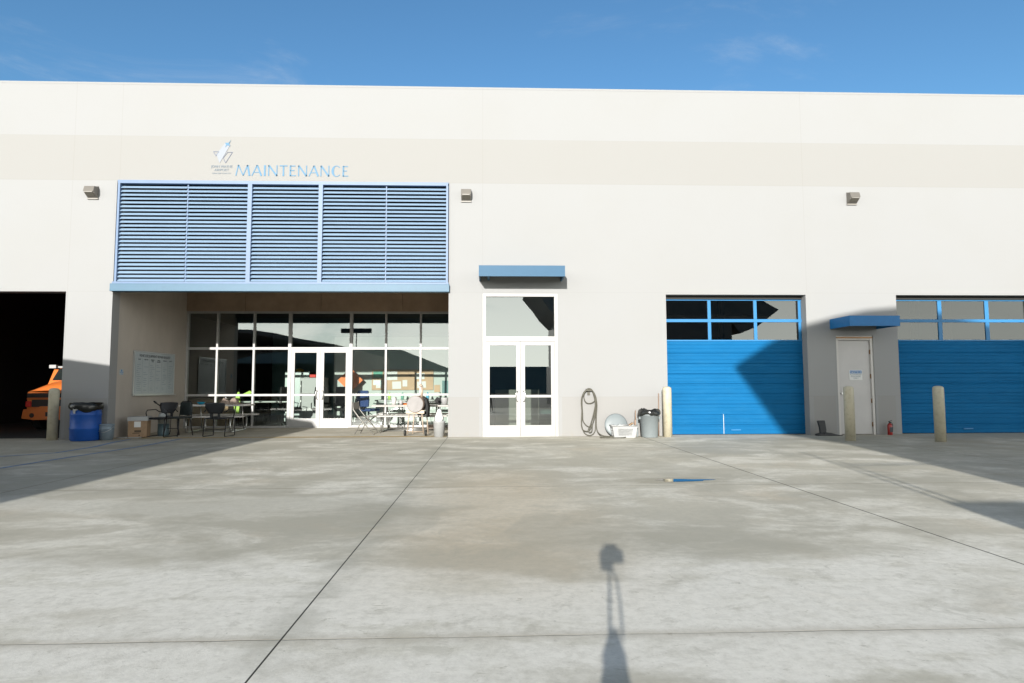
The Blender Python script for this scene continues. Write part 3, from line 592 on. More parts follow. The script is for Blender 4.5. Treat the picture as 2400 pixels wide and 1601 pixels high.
# ---------------------------------------------------------------- left corner: drum, bucket, box, sprayer
dr = thing('barrel', 'blue plastic barrel lined with a black rubbish bag against the left pillar', 'barrel', (-9.20, 14.62, 0))
MB().lathe([(.27, 0), (.295, .03), (.30, .25), (.312, .27), (.312, .29), (.30, .31), (.30, .56), (.31, .58), (.31, .60), (.30, .62), (.295, .75), (.27, .83)], n=36).build('body', M['drum'], dr, local=True)
bq = MB(); n = 40; rn = random.Random(3); ringz = []
for lvl in range(6):
    for k in range(n):
        a = 2*math.pi*k/n; sag = .07+.09*max(0, math.cos(a+.9))+.025*math.sin(5*a)+.02*rn.random()
        prof = [(.25, .80), (.29, .845), (.315, .85), (.33, .82-.2*sag), (.335, .83-sag*.8), (.312, .82-sag)][lvl]
        bq.v.append((prof[0]*math.cos(a)*(1+.03*rn.random()), prof[0]*math.sin(a)*(1+.03*rn.random()), prof[1]+.012*rn.random()))
for l_ in range(5):
    for k in range(n): k2 = (k+1) % n; bq.f.append([l_*n+k, l_*n+k2, (l_+1)*n+k2, (l_+1)*n+k]); bq.sm.append(True)
bq.f.append([k for k in range(n)]); bq.sm.append(True)
bq.build('bin_bag', M['bag'], dr, local=True)
MB().prism([(-.085, .66), (-.07, .62), (-.045, .62), (-.045, .67), (.0, .70), (.02, .735), (-.04, .73), (-.08, .745), (-.09, .70)], -.325, -.302).build('label_patch', M['white'], dr, local=True)
bk = thing('bucket', 'small grey bucket on the ground right of the blue barrel', 'bucket', (-8.80, 14.74, 0))
MB().lathe([(.13, 0), (.15, .24), (.158, .25), (.158, .27), (.151, .275), (.155, .33), (.162, .335), (.162, .36), (.13, .365)], n=28).build('pail', M['bucket'], bk, local=True)
MB().tube([(.155*math.cos(a), .155*math.sin(a)-.01, .30-.12*abs(math.sin(a))) for a in [math.pi+math.pi*i/12 for i in range(13)]], .004, 6).build('handle', M['silver'], bk, local=True)
cb = thing('cardboard_box', 'brown cardboard box with a white lid at the foot of the recess wall', 'box', (-8.45, 15.45, 0), R(14))
MB().box(-.20, .20, -.17, .17, .02, .40).build('carton', M['card'], cb, local=True, bevel=.004)
MB().box(-.215, .215, -.185, .185, .40, .50).build('lid', M['white'], cb, local=True, bevel=.006)
MB().box(-.07, .07, -.176, -.172, .25, .385).build('label_patch', M['paper'], cb, local=True)
MB().box(-.10, .05, -.173, -.1705, .10, .115).box(-.06, .08, -.173, -.1705, .13, .18).box(.03, .06, -.173, -.1705, .04, .07).build('print', M['cardd'], cb, local=True)
own(tag(MB().box(-8.80, -8.28, 15.12, 15.26, .0, .022).build('foam_board', M['white']), 'thin white foam strip on the ground before the cardboard box', 'board'), (-8.55, 15.2, 0))
sp = thing('pump_sprayer', 'white hand pump sprayer with green liquid standing behind the cardboard box', 'sprayer', (-8.12, 15.92, 0))
MB().lathe([(.12, 0), (.13, .02), (.13, .30)], n=24).build('lower_tank', M['tankg'], sp, local=True)
MB().lathe([(.13, .30), (.13, .46), (.11, .53), (.06, .58), (.05, .60)], n=24).build('tank', M['tank'], sp, local=True)
MB().lathe([(.055, .60), (.06, .62), (.06, .66), (.03, .68)], n=16).cyl((0, 0, .66), (-.19, 0, .80), .014).cyl((-.19, 0, .80), (-.26, 0, .85), .02).build('pump', M['blackp'], sp, local=True)
MB().tube([(.04, 0, .64), (.10, 0, .72), (.17, 0, .66), (.18, -.01, .45), (.175, -.02, .1), (.16, -.02, .03)], .009, 8).build('hose', M['blackp'], sp, local=True)

# whiteboard on recess side wall (faces +X)
wb = thing('whiteboard', 'white repair request board mounted on the side wall of the recess', 'whiteboard', (-8.93, 16.96, 1.02))
MB().box(-8.948, -8.925, 15.98, 17.94, 1.03, 2.10).build('panel', M['board'], wb)
q = MB(); q.box(-8.948, -8.915, 15.95, 15.98, 1.0, 2.13).box(-8.948, -8.915, 17.94, 17.97, 1.0, 2.13).box(-8.948, -8.915, 15.98, 17.94, 2.10, 2.13).box(-8.948, -8.86, 15.95, 17.97, .985, 1.0).box(-8.948, -8.915, 15.98, 17.94, 1.0, 1.03)
q.build('rim', M['brim'], wb)
SIDE = (R(90), 0, R(90))
text_mesh('lettering', 'VEHICLE/EQUIPMENT REPAIR REQUEST', .095, M['ink'], wb, (-8.923, 16.96, 1.98), SIDE, .001, sx_=.93)
for i, wd in enumerate(('DATE', 'UNIT NO', 'VEHICLE\nTYPE', 'REPAIR\nREQUEST', 'MILEAGE', 'STATUS')):
    text_mesh('lettering', wd, .045, M['ink'], wb, (-8.923, 16.2+i*.31, 1.90), SIDE, .0008)
q = MB(); rn = random.Random(11)
for j in range(14):
    z = 1.12+j*.05
    for i in range(6):
        if rn.random() < .75:
            a = 16.08+i*.31+rn.random()*.04; q.box(-8.9245, -8.9235, a, a+.08+.14*rn.random(), z, z+.012)
for y in [16.03+.313*i for i in range(7)]: q.box(-8.9247, -8.9237, y, y+.005, 1.06, 1.94)
q.build('handwriting', M['inkl'], wb)
wn = thing('wall_notice', 'tiny blue and white notice on the recess wall left of the whiteboard', 'sign', (-8.948, 15.48, 1.5))
MB().box(-8.949, -8.944, 15.40, 15.56, 1.50, 1.64).build('panel', M['board'], wn)
MB().box(-8.944, -8.942, 15.41, 15.55, 1.56, 1.575).box(-8.944, -8.942, 15.46, 15.50, 1.585, 1.63).box(-8.944, -8.942, 15.45, 15.53, 1.52, 1.532).build('pictogram', M['noticeb'], wn)

# ---------------------------------------------------------------- chairs and tables of the recess
def armchair(label, loc, rz):
    """black conference arm chair with a sled frame; faces -Y"""
    t = thing('armchair', label, 'chair', loc, rz, 'black armchairs in the recess')
    MB().prism([(-.235, .0), (-.24, .03), (0, .05), (.24, .03), (.235, 0), (0, -.012)], -.23, .20).build('seat', M['blackp'], t, local=True, bevel=.01)
    t_seat = [o for o in bpy.data.objects if o.parent == t][-1]; t_seat.location.z = .43
    q = MB(); nx, nz = 12, 8; grid = []
    for j in range(nz+1):
        z = .56+.27*j/nz; hw = .155+.085*min(1, (j/nz)*1.8)
        for i in range(nx+1):
            u = -1+2*i/nx; grid.append((u*hw, .235+.05*(j/nz)-.05*u*u, z-.015*u*u*(1 if j == nz else 0)))
    b2 = [(x, y+.022, z) for x, y, z in grid]; W_ = nx+1
    fs = []
    for j in range(nz):
        for i in range(nx):
            a = j*W_+i; fs.append((a, a+1, a+1+W_, a+W_))
            if not (j == 0 and 4 <= i <= 7): pass
    o_ = len(grid); fs += [(o_+a, o_+d, o_+c, o_+b) for a, b, c, d in fs]
    for j in range(nz): fs += [(j*W_, (j+1)*W_, o_+(j+1)*W_, o_+j*W_), (j*W_+nx, o_+j*W_+nx, o_+(j+1)*W_+nx, (j+1)*W_+nx)]
    for i in range(nx): fs += [(i, o_+i, o_+i+1, i+1), (nz*W_+i, nz*W_+i+1, o_+nz*W_+i+1, o_+nz*W_+i)]
    q.add(grid+b2, fs, True); q.build('backrest', M['blackp'], t, local=True)
    MB().box(-.12, -.07, .205, .235, .43, .575).box(.07, .12, .205, .235, .43, .575).box(-.07, .07, .207, .233, .48, .50).build('back_bracket', M['blackp'], t, local=True)
    for s_ in (-1, 1):
        x = s_*.265
        MB().tube([(s_*.24, -.20, .435), (x, -.22, .43), (x, -.235, .30), (x, -.25, .03), (x, -.24, .013), (x, .24, .013), (x, .255, .03), (x, .215, .30), (x, .20, .44), (s_*.24, .19, .44)], .011, 8).build('leg', M['chairf'], t, local=True)
        MB().tube([(x, -.17, .44), (x+s_*.01, -.19, .58), (x+s_*.01, -.16, .645), (x+s_*.01, .12, .655), (x, .22, .60), (s_*.22, .25, .60)], .012, 8).build('armrest', M['chairf'], t, local=True)
    MB().tube([(-.265, .25, .18), (.265, .25, .18)], .008, 6).build('stretcher', M['chairf'], t, local=True)
    return t
armchair('black armchair facing out beside the sprayer, left of the others', (-8.02, 15.62, 0), R(-12))
armchair('black armchair turned to the table with its rounded back to the yard', (-6.62, 15.60, 0), R(176))
st = thing('stacking_chair', 'armless dark stacking chair between the two black armchairs', 'chair', (-7.70, 15.80, 0), R(-20))
MB().box(-.22, .22, -.22, .2, .43, .475).build('seat', M['vinyl'], st, local=True, bevel=.018, seg=3)
MB().prism([(-.20, .50), (-.165, .80), (-.12, .83), (.12, .83), (.165, .80), (.20, .50)], .20, .235).build('backrest', M['vinyl'], st, local=True, bevel=.012, seg=3)
for sx_, sy_ in ((-1, -1), (1, -1), (-1, 1), (1, 1)):
    MB().tube([(sx_*.19, sy_*.17, .43), (sx_*.205, sy_*.20, .2), (sx_*.22, sy_*.24, 0)], .011, 8).build('leg', M['chairf'], st, local=True)
MB().tube([(-.19, .21, .43), (-.175, .225, .8), (-.12, .23, .845), (.12, .23, .845), (.175, .225, .8), (.19, .21, .43)], .011, 8).build('back_frame', M['chairf'], st, local=True)

def picnic_table(label, loc, rz, length, topm, tubem, h=.73, top_w=.72):
    t = thing('picnic_table', label, 'table', loc, rz, 'tables in the recess'); a = length/2
    MB().box(-a, a, -top_w/2, top_w/2, h-.045, h).build('tabletop', topm, t, local=True, bevel=.012)
    for s_ in (-1, 1): MB().box(-a, a, s_*.66-.13, s_*.66+.13, .405, .445).build('bench', topm, t, local=True, bevel=.01)
    for s_ in (-1, 1):
        x = s_*(a-.32)
        pts = [(x, -.66, .405), (x, -.67, .12), (x, -.62, .03), (x, -.54, .018), (x, .54, .018), (x, .62, .03), (x, .67, .12), (x, .66, .405)]
        MB().tube(pts, .021, 10).build('leg', tubem, t, local=True)
        MB().tube([(x, -.45, .02), (x, -.27, h-.05)], .018, 8).build('strut', tubem, t, local=True); MB().tube([(x, .45, .02), (x, .27, h-.05)], .018, 8).build('strut', tubem, t, local=True)
        MB().tube([(x, -.66, .385), (x, .66, .385)], .016, 8).build('cross_tube', tubem, t, local=True)
    for s_ in (-1, 1): MB().tube([(-a+.34, s_*.3, .02), (a-.34, s_*.3, .02)], .015, 8).build('floor_tube', tubem, t, local=True)
    return t
picnic_table('galvanised picnic table with a worn top behind the black chairs', (-7.42, 17.35, 0), R(4), 1.75, M['ttop'], M['galv'])
picnic_table('white picnic table in the sunny right end of the recess', (-2.15, 17.25, 0), 0, 2.05, M['twht'], M['galv'], .70)
# on the left table
own(tag(MB().lathe([(.05, .732), (.10, .79), (.105, .80), (.095, .80), (.045, .742)], (-7.72, 17.02, 0), n=24).build('bowl', M['cyan']), 'small turquoise bowl on the galvanised table', 'bowl'), (-7.72, 17.02, .73))
cq = MB(); rn = random.Random(5); gx, gy = 18, 10
for j in range(gy+1):
    for i in range(gx+1):
        u, v = i/gx, j/gy; e = min(u, 1-u, v, 1-v)*5; e = min(1, e)
        cq.v.append((-7.28+.52*u, 17.02+.34*v, .732+e*(.05+.09*abs(math.sin(5*u+2*v))+.05*rn.random())))
for j in range(gy):
    for i in range(gx): a = j*(gx+1)+i; cq.f.append([a, a+1, a+gx+2, a+gx+1]); cq.sm.append(True)
own(tag(cq.build('cloth_heap', M['cloth']), 'crumpled brown and white cloth heaped on the galvanised table', 'cloth'), (-6.9, 17.2, .73))
own(tag(MB().lathe([(.032, .732), (.034, .85), (.015, .90), (.012, .93)], (-7.25, 17.45, 0), n=16).build('bottle', M['white']), 'slim white bottle behind the turquoise bowl', 'bottle'), (-7.25, 17.45, .73))
# folding chair
fc = thing('folding_chair', 'grey folding chair by the recess door, seen from its side', 'chair', (-3.15, 16.15, 0), R(80))
MB().box(-.20, .20, -.20, .19, .425, .445).build('seat', M['chairg'], fc, local=True, bevel=.01)
MB().prism([(-.19, .62), (-.19, .80), (.19, .80), (.19, .62)], .285, .30).build('backrest', M['chairg'], fc, local=True, bevel=.006)
for s_ in (-1, 1):
    MB().tube([(s_*.215, -.27, 0), (s_*.215, .12, .42), (s_*.205, .28, .62), (s_*.195, .31, .82)], .014, 8).build('leg', M['chairg'], fc, local=True)
    MB().tube([(s_*.19, .24, 0), (s_*.19, .12, .22), (s_*.19, -.14, .425)], .014, 8).build('leg', M['chairg'], fc, local=True)
MB().tube([(-.215, -.17, .11), (.215, -.17, .11)], .01, 6).tube([(-.19, .2, .08), (.19, .2, .08)], .01, 6).build('stretcher', M['chairg'], fc, local=True)
# smoker grill
sm = thing('smoker_grill', 'barrel smoker grill with a round pale end on tan legs and wheels', 'grill', (-1.80, 15.75, 0), R(-4))
MB().lathe([(.185, -.40), (.20, -.385), (.20, .40), (.185, .41)], (0, 0, .77), n=36, axis='Y').build('drum', M['steel'], sm, local=True)
MB().lathe([(.19, -.415), (.197, -.412), (.197, -.402)], (0, 0, .77), n=36, axis='Y').build('end_cap', M['lid_al'], sm, local=True)
MB().tube([(.197*math.cos(2*math.pi*i/28), -.405, .77+.197*math.sin(2*math.pi*i/28)) for i in range(28)], .008, 6, True).build('rim', M['steel'], sm, local=True)
MB().cyl((.12, -.18, .93), (.13, -.18, 1.20), .03, .03).cyl((.13, -.18, 1.20), (.08, -.20, 1.25), .032, .035).build('chimney', M['tan'], sm, local=True)
for sx_ in (-1, 1):
    for yy_ in (-.34, .34): MB().tube([(sx_*.15, yy_, .65), (sx_*.20, yy_, 0.05 if yy_ < 0 else .0)], .016, 8).build('leg', M['tan'], sm, local=True)
    w_ = MB().cyl((sx_*.235, -.34, .07), (sx_*.275, -.34, .07), .07, n=20).build('wheel', M['rubber'], sm, local=True)
    MB().cyl((sx_*.278, -.34, .07), (sx_*.283, -.34, .07), .03, n=14).build('hub', M['silver'], w_, local=True)
MB().box(-.22, .22, -.38, -.355, .54, .62).build('apron', M['tan'], sm, local=True); MB().box(.02, .20, -.2, .1, .50, .585).build('ash_tray', M['blackf'], sm, local=True)
MB().tube([(-.2, -.34, .10), (.2, -.34, .10)], .01, 6).build('axle', M['tan'], sm, local=True)
MB().prism([(.19, .93), (.25, .88), (.29, .70), (.28, .55), (.27, .44), (.25, .44), (.22, .60), (.20, .66)], -.2, .1).build('glove', M['blackf'], sm, local=True, bevel=.02)
wbk = thing('bucket', 'plain white bucket with a rag against the right end of the recess', 'bucket', (-1.22, 15.12, 0))
MB().lathe([(.125, 0), (.14, .34), (.147, .345), (.147, .37), (.12, .372)], n=28).build('pail', M['white'], wbk, local=True)
MB().lathe([(.10, .36), (.105, .45), (.07, .56), (.055, .62), (.02, .66)], (0.0, .02, 0), n=14, wob=.35, seed=4).build('rag', M['paper'], wbk, local=True)
own(tag(MB().box(-1.80, -1.50, 17.9, 18.1, 0, .11).build('brick', M['steel'], bevel=.01), 'brown block on the floor beneath the white picnic table', 'block'), (-1.65, 18, 0))
# clutter on the right table
for nm, lab, cat, prof, pos, mt in (
  ('tub', 'white tub at the right end of the white picnic table', 'tub', [(.08, 0), (.10, .17), (.105, .19), (.09, .19)], (-1.25, 17.25), 'white'),
  ('jar', 'cream jar left of the smoker on the white picnic table', 'jar', [(.06, 0), (.06, .16), (.045, .18), (.045, .20)], (-2.62, 17.2), 'ttop'),
  ('cup', 'small white cup on the white picnic table', 'cup', [(.04, 0), (.05, .12), (.045, .12)], (-2.42, 17.1), 'white')):
    own(tag(MB().lathe([(r_, z+.702) for r_, z in prof], (pos[0], pos[1], 0), n=20).build(nm, M[mt]), lab, cat), (pos[0], pos[1], .70))
own(tag(MB().obox((-2.15, 17.05, .722), (.36, .22, .035), (0, 0, .3)).build('magazine', M['osign']), 'flat pinkish magazine on the white picnic table', 'magazine'), (-2.15, 17.05, .70))
own(tag(MB().obox((-1.42, 17.3, .80), (.20, .05, .15), (0, .6, 0)).build('black_case', M['blackf'], bevel=.01), 'tilted black case before the white tub on the picnic table', 'case'), (-1.42, 17.3, .70))
own(tag(MB().lathe([(.07, .70), (.085, .73), (.07, .78), (.03, .81)], (-2.2, 17.4, 0), n=16).build('cap', M['blackf']), 'small black cap on the white picnic table beside the smoker', 'cap'), (-2.2, 17.4, .70))

# ---------------------------------------------------------------- middle wall items
hh = thing('garden_hose', 'dark garden hose looped on a wall hanger and trailing onto the ground', 'hose', (2.37, 14.95, 0))
MB().box(2.31, 2.43, 14.88, 15.0, 1.085, 1.115).box(2.30, 2.31, 14.87, 15.0, 1.085, 1.13).box(2.43, 2.44, 14.87, 15.0, 1.085, 1.13).box(2.34, 2.40, 14.97, 15.0, .98, 1.085).build('hanger', M['hose'], hh)
def smooth_pts(c, n=8, closed=True):
    out = []; m_ = len(c)
    for i in range(m_ if closed else m_-1):
        P = [Vector(c[(i+k) % m_]) if closed else Vector(c[max(0, min(m_-1, i+k))]) for k in (-1, 0, 1, 2)]
        for j in range(n):
            t = j/n; out.append(.5*((2*P[1])+(P[2]-P[0])*t+(2*P[0]-5*P[1]+4*P[2]-P[3])*t*t+(3*P[1]-P[0]-3*P[2]+P[3])*t**3))
    if not closed: out.append(Vector(c[-1]))
    return out
loops = [
 [(2.37, 1.13), (2.26, 1.06), (2.19, .88), (2.20, .60), (2.19, .30), (2.25, .09), (2.38, .02), (2.50, .10), (2.53, .30), (2.54, .70), (2.53, .92), (2.47, 1.07)],
 [(2.37, 1.14), (2.27, 1.07), (2.205, .90), (2.215, .55), (2.23, .36), (2.33, .24), (2.42, .26), (2.50, .45), (2.52, .80), (2.46, 1.06)],
 [(2.37, 1.12), (2.26, 1.03), (2.25, .90), (2.31, .80), (2.42, .79), (2.51, .86), (2.51, 1.0), (2.44, 1.09)],
 [(2.37, 1.135), (2.24, 1.02), (2.18, .83), (2.20, .50), (2.18, .25), (2.24, .14), (2.36, .15), (2.46, .35), (2.50, .60), (2.545, .88), (2.46, 1.08)],
 [(2.46, 1.06), (2.52, .85), (2.47, .55), (2.40, .30), (2.34, .16), (2.37, .10), (2.42, .14), (2.44, .30), (2.505, .5), (2.53, .9)]]
for k, lp in enumerate(loops):
    MB().tube(smooth_pts([(x, 14.965-.017*k-.012*math.sin(i*1.3), z) for i, (x, z) in enumerate(lp)]), .0115, 8, True).build('hose_loop', M['hose'], hh)
MB().tube(smooth_pts([(2.50, 14.93, 1.0), (2.555, 14.92, .8), (2.54, 14.92, .5), (2.535, 14.91, .25), (2.57, 14.88, .10), (2.66, 14.8, .03), (2.80, 14.72, .013), (3.0, 14.62, .013), (3.14, 14.5, .013), (3.05, 14.36, .013), (2.80, 14.33, .013), (2.56, 14.4, .013), (2.58, 14.5, .013), (2.8, 14.6, .013)], closed=False), .0125, 8).build('hose_tail', M['hose'], hh)
bl = thing('bin_lid', 'round grey bin lid leaning on the wall behind the white basket', 'lid', (3.0, 14.93, 0))
lm = MB().lathe([(.27, -.012), (.275, 0), (.25, .018), (.12, .024), (.02, .03)], (0, 0, 0), n=40).build('disc', M['bin'], bl, local=True)
lm.rotation_euler = (R(76), 0, 0); lm.location = (0, -.075, .275)
MB().box(-.07, .07, -.015, .015, .03, .052).build('grip', M['bin'], lm, local=True)
lb = thing('laundry_basket', 'white plastic basket with slotted sides on the ground in front of the bin lid', 'basket', (3.13, 14.63, 0))
q = MB()
def bpt(u, z, side):
    k = z/.27; hx = .24+.05*k; hy = .15+.035*k
    return {'f': (u*hx, -hy, z), 'b': (u*hx, hy, z), 'l': (-hx, u*hy, z), 'r': (hx, u*hy, z)}[side]
def slat(side, u0, u1, z0, z1):
    q.add([bpt(u0, z0, side), bpt(u1, z0, side), bpt(u1, z1, side), bpt(u0, z1, side)], [(0,1,2,3)])
for side in 'fblr':
    slat(side, -1, 1, 0, .05); slat(side, -1, 1, .21, .27)
    nb = 14 if side in 'fb' else 8
    slat(side, -1, -.62, .05, .21); slat(side, .62, 1, .05, .21)
    for i in range(nb): a = -.62+1.24*i/nb; slat(side, a, a+.055, .05, .21)
    for z in (.095, .15): slat(side, -.62, .62, z, z+.014)
q.add([(-.24, -.15, .002), (.24, -.15, .002), (.24, .15, .002), (-.24, .15, .002)], [(0,1,2,3)])
bo = q.build('tub', M['white'], lb, local=True, fixn=False); sd = bo.modifiers.new('thick', 'SOLIDIFY'); sd.thickness = .006
MB().tube([(-.30, -.195, .272), (.30, -.195, .272), (.30, .195, .272), (-.30, .195, .272)], .013, 8, True).build('rim', M['white'], lb, local=True)
MB().prism([(-.2, .25), (-.1, .31), (.0, .27), (.12, .26), (.19, .33), (.23, .30), (.22, .24)], -.06, .05).build('contents', M['tank'], lb, local=True, bevel=.01)
MB().obox((.17, 0, .30), (.11, .12, .035), (0, -.6, 0)).build('carton_flap', M['card'], lb, local=True)
tb = thing('rubbish_bin', 'round grey rubbish bin with a black liner beside the cream bollard', 'bin', (3.74, 14.62, 0))
MB().lathe([(.185, 0), (.19, .02), (.222, .50), (.236, .505), (.236, .54), (.225, .545)], n=36).build('body', M['bin'], tb, local=True)
q = MB(); n = 44; rn = random.Random(9)
for lvl in range(6):
    for k in range(n):
        a = 2*math.pi*k/n; sg_ = .02*math.sin(4*a)+.025*rn.random(); pr = [(.18, .56), (.215, .62), (.235, .635), (.252, .60), (.256, .555), (.246, .53)][lvl]
        q.v.append((pr[0]*math.cos(a)*(1+.04*rn.random()), pr[0]*math.sin(a)*(1+.04*rn.random()), pr[1]+(sg_ if lvl < 3 else -sg_)))
for l_ in range(5):
    for k in range(n): k2 = (k+1) % n; q.f.append([l_*n+k, l_*n+k2, (l_+1)*n+k2, (l_+1)*n+k]); q.sm.append(True)
q.f.append(list(range(n))); q.sm.append(True); q.build('bin_bag', M['bag'], tb, local=True)
for s_ in (-1, 1): MB().box(s_*.235-.02, s_*.235+.02, -.05, .05, .42, .48).build('handle', M['bin'], tb, local=True, bevel=.008)
br = thing('dust_pan', 'upright pale dustpan propped at the left side of the grey bin', 'dustpan', (3.46, 14.78, 0))
MB().box(-.035, .045, -.04, .04, .0, .40).build('tray', M['bin'], br, local=True, bevel=.01)
MB().cyl((-.02, -.05, .40), (-.01, 0, .62), .012).box(-.05, -.01, -.06, -.02, .02, .40).build('handle', M['broom'], br, local=True)
bm_ = thing('broom', 'thin broom stick leaning between the grey bin and the cream bollard', 'broom', (4.03, 14.93, 0))
MB().cyl((0, -.05, .0), (.035, .035, 1.02), .012).build('stick', M['broom'], bm_, local=True); MB().cyl((-.035, .035, .0), (-.03, .045, .5), .01).build('spare_stick', M['broom'], bm_, local=True)
own(tag(MB().box(3.06, 3.15, 14.993, 14.9995, 1.60, 1.68).build('wall_plate', M['wall']), 'faint pale cover plate on the wall above the hose and basket', 'cover plate'), (3.1, 14.998, 1.6))

# ---------------------------------------------------------------- by the side door
bt = thing('rubber_boots', 'black folded rubber piece with an upright flap left of the side door', 'rubber mat', (7.95, 14.75, 0))
bt.name = 'rubber_mat'
MB().prism([(-.14, .0), (-.15, .04), (-.08, .06), (.02, .055), (.05, .075), (.17, .07), (.28, .04), (.38, .02), (.45, .012), (.45, 0)], -.07, .09).build('base_flap', M['blackp'], bt, local=True, bevel=.01)
MB().prism([(-.05, .05), (-.065, .20), (-.11, .355), (.07, .36), (.085, .26), (.10, .14), (.09, .06)], .01, .07).build('upright_flap', M['blackp'], bt, local=True, bevel=.01)
fx = thing('fire_extinguisher', 'small red fire extinguisher on the ground right of the side door', 'extinguisher', (9.68, 14.88, 0))
MB().lathe([(.052, 0), (.056, .01), (.056, .22), (.045, .26), (.02, .28)], n=24).build('cylinder', M['redx'], fx, local=True)
MB().box(-.035, .035, -.0585, -.05, .07, .19).build('label_patch', M['ink'], fx, local=True)
MB().cyl((0, 0, .28), (0, 0, .31), .018).obox((.01, 0, .335), (.09, .02, .012), (0, -.35, 0)).obox((.015, 0, .31), (.08, .02, .012), (0, .1, 0)).build('valve', M['blackp'], fx, local=True)
MB().tube([(.02, 0, .30), (.065, 0, .27), (.07, 0, .15), (.062, 0, .08)], .008, 8).build('hose', M['blackp'], fx, local=True)

# ---------------------------------------------------------------- orange truck in the open bay
tk = thing('orange_truck', 'orange utility truck parked in the dark open garage bay', 'truck', (-12.15, 18.0, 0))
body = MB(); secs = []
nS = 14
for j in range(nS+1):
    t = j/nS; y = t*1.5; top = 1.40+.06*t
    ring = []
    for i in range(13):
        u = -1+2*i/12; xx_ = u*.82; zz_ = 1.07+(top-1.07)*(1-abs(u)**2.4)**.62*min(1, (t*2.6+.02))**.5; ring.append((xx_, y, zz_))
    secs.append(ring)
vv = [p for r_ in secs for p in r_]; body.add(vv, [(j*13+i, j*13+i+1, (j+1)*13+i+1, (j+1)*13+i) for j in range(nS) for i in range(12)], True)
body.build('hood', M['orange'], tk, local=True, fixn=True)
MB().box(-.82, .82, .0, 1.5, .55, 1.075).build('body', M['orange'], tk, local=True, bevel=.03)
MB().box(-.80, .80, -.03, .0, .92, 1.04).box(-.66, .66, -.028, -.0, .66, .86).build('grille', M['grille'], tk, local=True)
MB().box(-.80, .80, -.035, -.002, .87, .905).build('grille_bar', M['orange'], tk, local=True)
for s_ in (-1, 1):
    MB().box(s_*.75-.075, s_*.75+.075, -.045, -.002, .66, .82).build('headlight', M['redp'], tk, local=True, bevel=.02)
    MB().cyl((s_*.82, .55, .36), (s_*.60, .55, .36), .36, n=28).build('wheel', M['rubber'], tk, local=True)
bp = MB().prism([(-.84, .34), (-.80, .60), (-.45, .62), (-.35, .68), (.35, .68), (.45, .62), (.80, .60), (.84, .34), (.5, .30), (-.5, .30)], -.16, -.05).build('bumper', M['orange'], tk, local=True, bevel=.02)
for x in (-.55, .55): MB().cyl((x, -.165, .43), (x, -.15, .43), .065, n=18).build('fog_lamp', M['grille'], bp, local=True)
MB().box(-.18, .18, -.168, -.162, .40, .52).build('number_plate', M['grille'], bp, local=True)
MB().prism([(1.4, 1.15), (1.55, 1.42), (1.75, 1.80), (3.2, 1.80), (3.2, .5), (1.4, .5)], -1.30, 1.0, 'yz').build('cab', M['orange'], tk, local=True, bevel=.03)
MB().add([(-1.20, 1.535, 1.42), (.70, 1.535, 1.42), (.66, 1.73, 1.775), (-1.14, 1.73, 1.775)], [(0,1,2,3)]).build('windscreen', M['windowd'], tk, local=True)
MB().box(-1.10, .60, 1.62, 1.85, 1.80, 1.85).build('roof_rack', M['tank'], tk, local=True); MB().box(-1.34, -1.14, 1.58, 1.70, 1.79, 1.89).build('beacon', M['white'], tk, local=True)
MB().box(-.8, .8, 3.2, 6, .6, 1.5).build('load_bed', M['orange'], tk, local=True)

# ---------------------------------------------------------------- behind the glass
def office_chair(label, loc, rz, fm, group='office chairs behind the glass', bh=.62):
    t = thing('office_chair', label, 'chair', loc, rz, group)
    MB().box(-.24, .24, -.25, .22, .44, .53).build('seat', fm, t, local=True, bevel=.03, seg=3)
    MB().prism([(-.22, .58), (-.24, .80), (-.20, .58+bh), (.20, .58+bh), (.24, .80), (.22, .58)], .22, .30).build('backrest', fm, t, local=True, bevel=.03, seg=3)
    MB().cyl((0, 0, .12), (0, 0, .44), .03).build('column', M['chairf'], t, local=True)
    for k in range(5):
        a = 2*math.pi*k/5; MB().cyl((0, 0, .13), (.29*math.cos(a), .29*math.sin(a), .06), .02, .014, 8).cyl((.29*math.cos(a), .29*math.sin(a)-.015, .028), (.29*math.cos(a), .29*math.sin(a)+.015, .028), .028, n=12).build('leg', M['chairf'], t, local=True)
    for s_ in (-1, 1): MB().tube([(s_*.24, -.02, .48), (s_*.28, -.02, .52), (s_*.28, -.05, .68), (s_*.28, .1, .69)], .015, 8).build('armrest', M['chairf'], t, local=True)
    MB().box(-.05, .05, .22, .26, .50, .62).build('back_bracket', M['chairf'], t, local=True)
    return t
office_chair('blue fabric office chair behind the pane right of the glass doors', (-3.75, 19.5, 0), R(150), M['bluef'], bh=.50)
office_chair('black office chair behind the right glass door', (-4.62, 19.9, 0), R(20), M['blackf'])
office_chair('black office chair behind the left glass door', (-5.35, 20.0, 0), R(-160), M['blackf'])
office_chair('black office chair at the dim desk left of the glass doors', (-6.3, 20.1, 0), R(70), M['blackf'])
dk = thing('office_desk', 'pale office desk in the dim room left of the glass doors', 'desk', (-7.3, 20.4, 0))
MB().box(-.9, .9, -.38, .38, .71, .745).build('desktop', M['partition'], dk, local=True, bevel=.004)
for x in (-.85, .85):
    for y in (-.33, .33): MB().cyl((x, y, 0), (x, y, .71), .02, n=8).build('leg', M['silver'], dk, local=True)
dk2 = thing('office_desk', 'long pale counter against the partition behind the white picnic table', 'desk', (-2.3, 21.15, 0))
MB().box(-1.5, 1.5, -.38, .38, .72, .755).build('desktop', M['white'], dk2, local=True); MB().box(-1.45, -.75, -.33, .36, 0, .72).box(.6, 1.45, -.33, .36, 0, .72).build('drawer_unit', M['partition'], dk2, local=True)
fg = thing('refrigerator', 'grey metal refrigerator with an orange tag left of the glass doors', 'refrigerator', (-6.6, 22.0, 0))
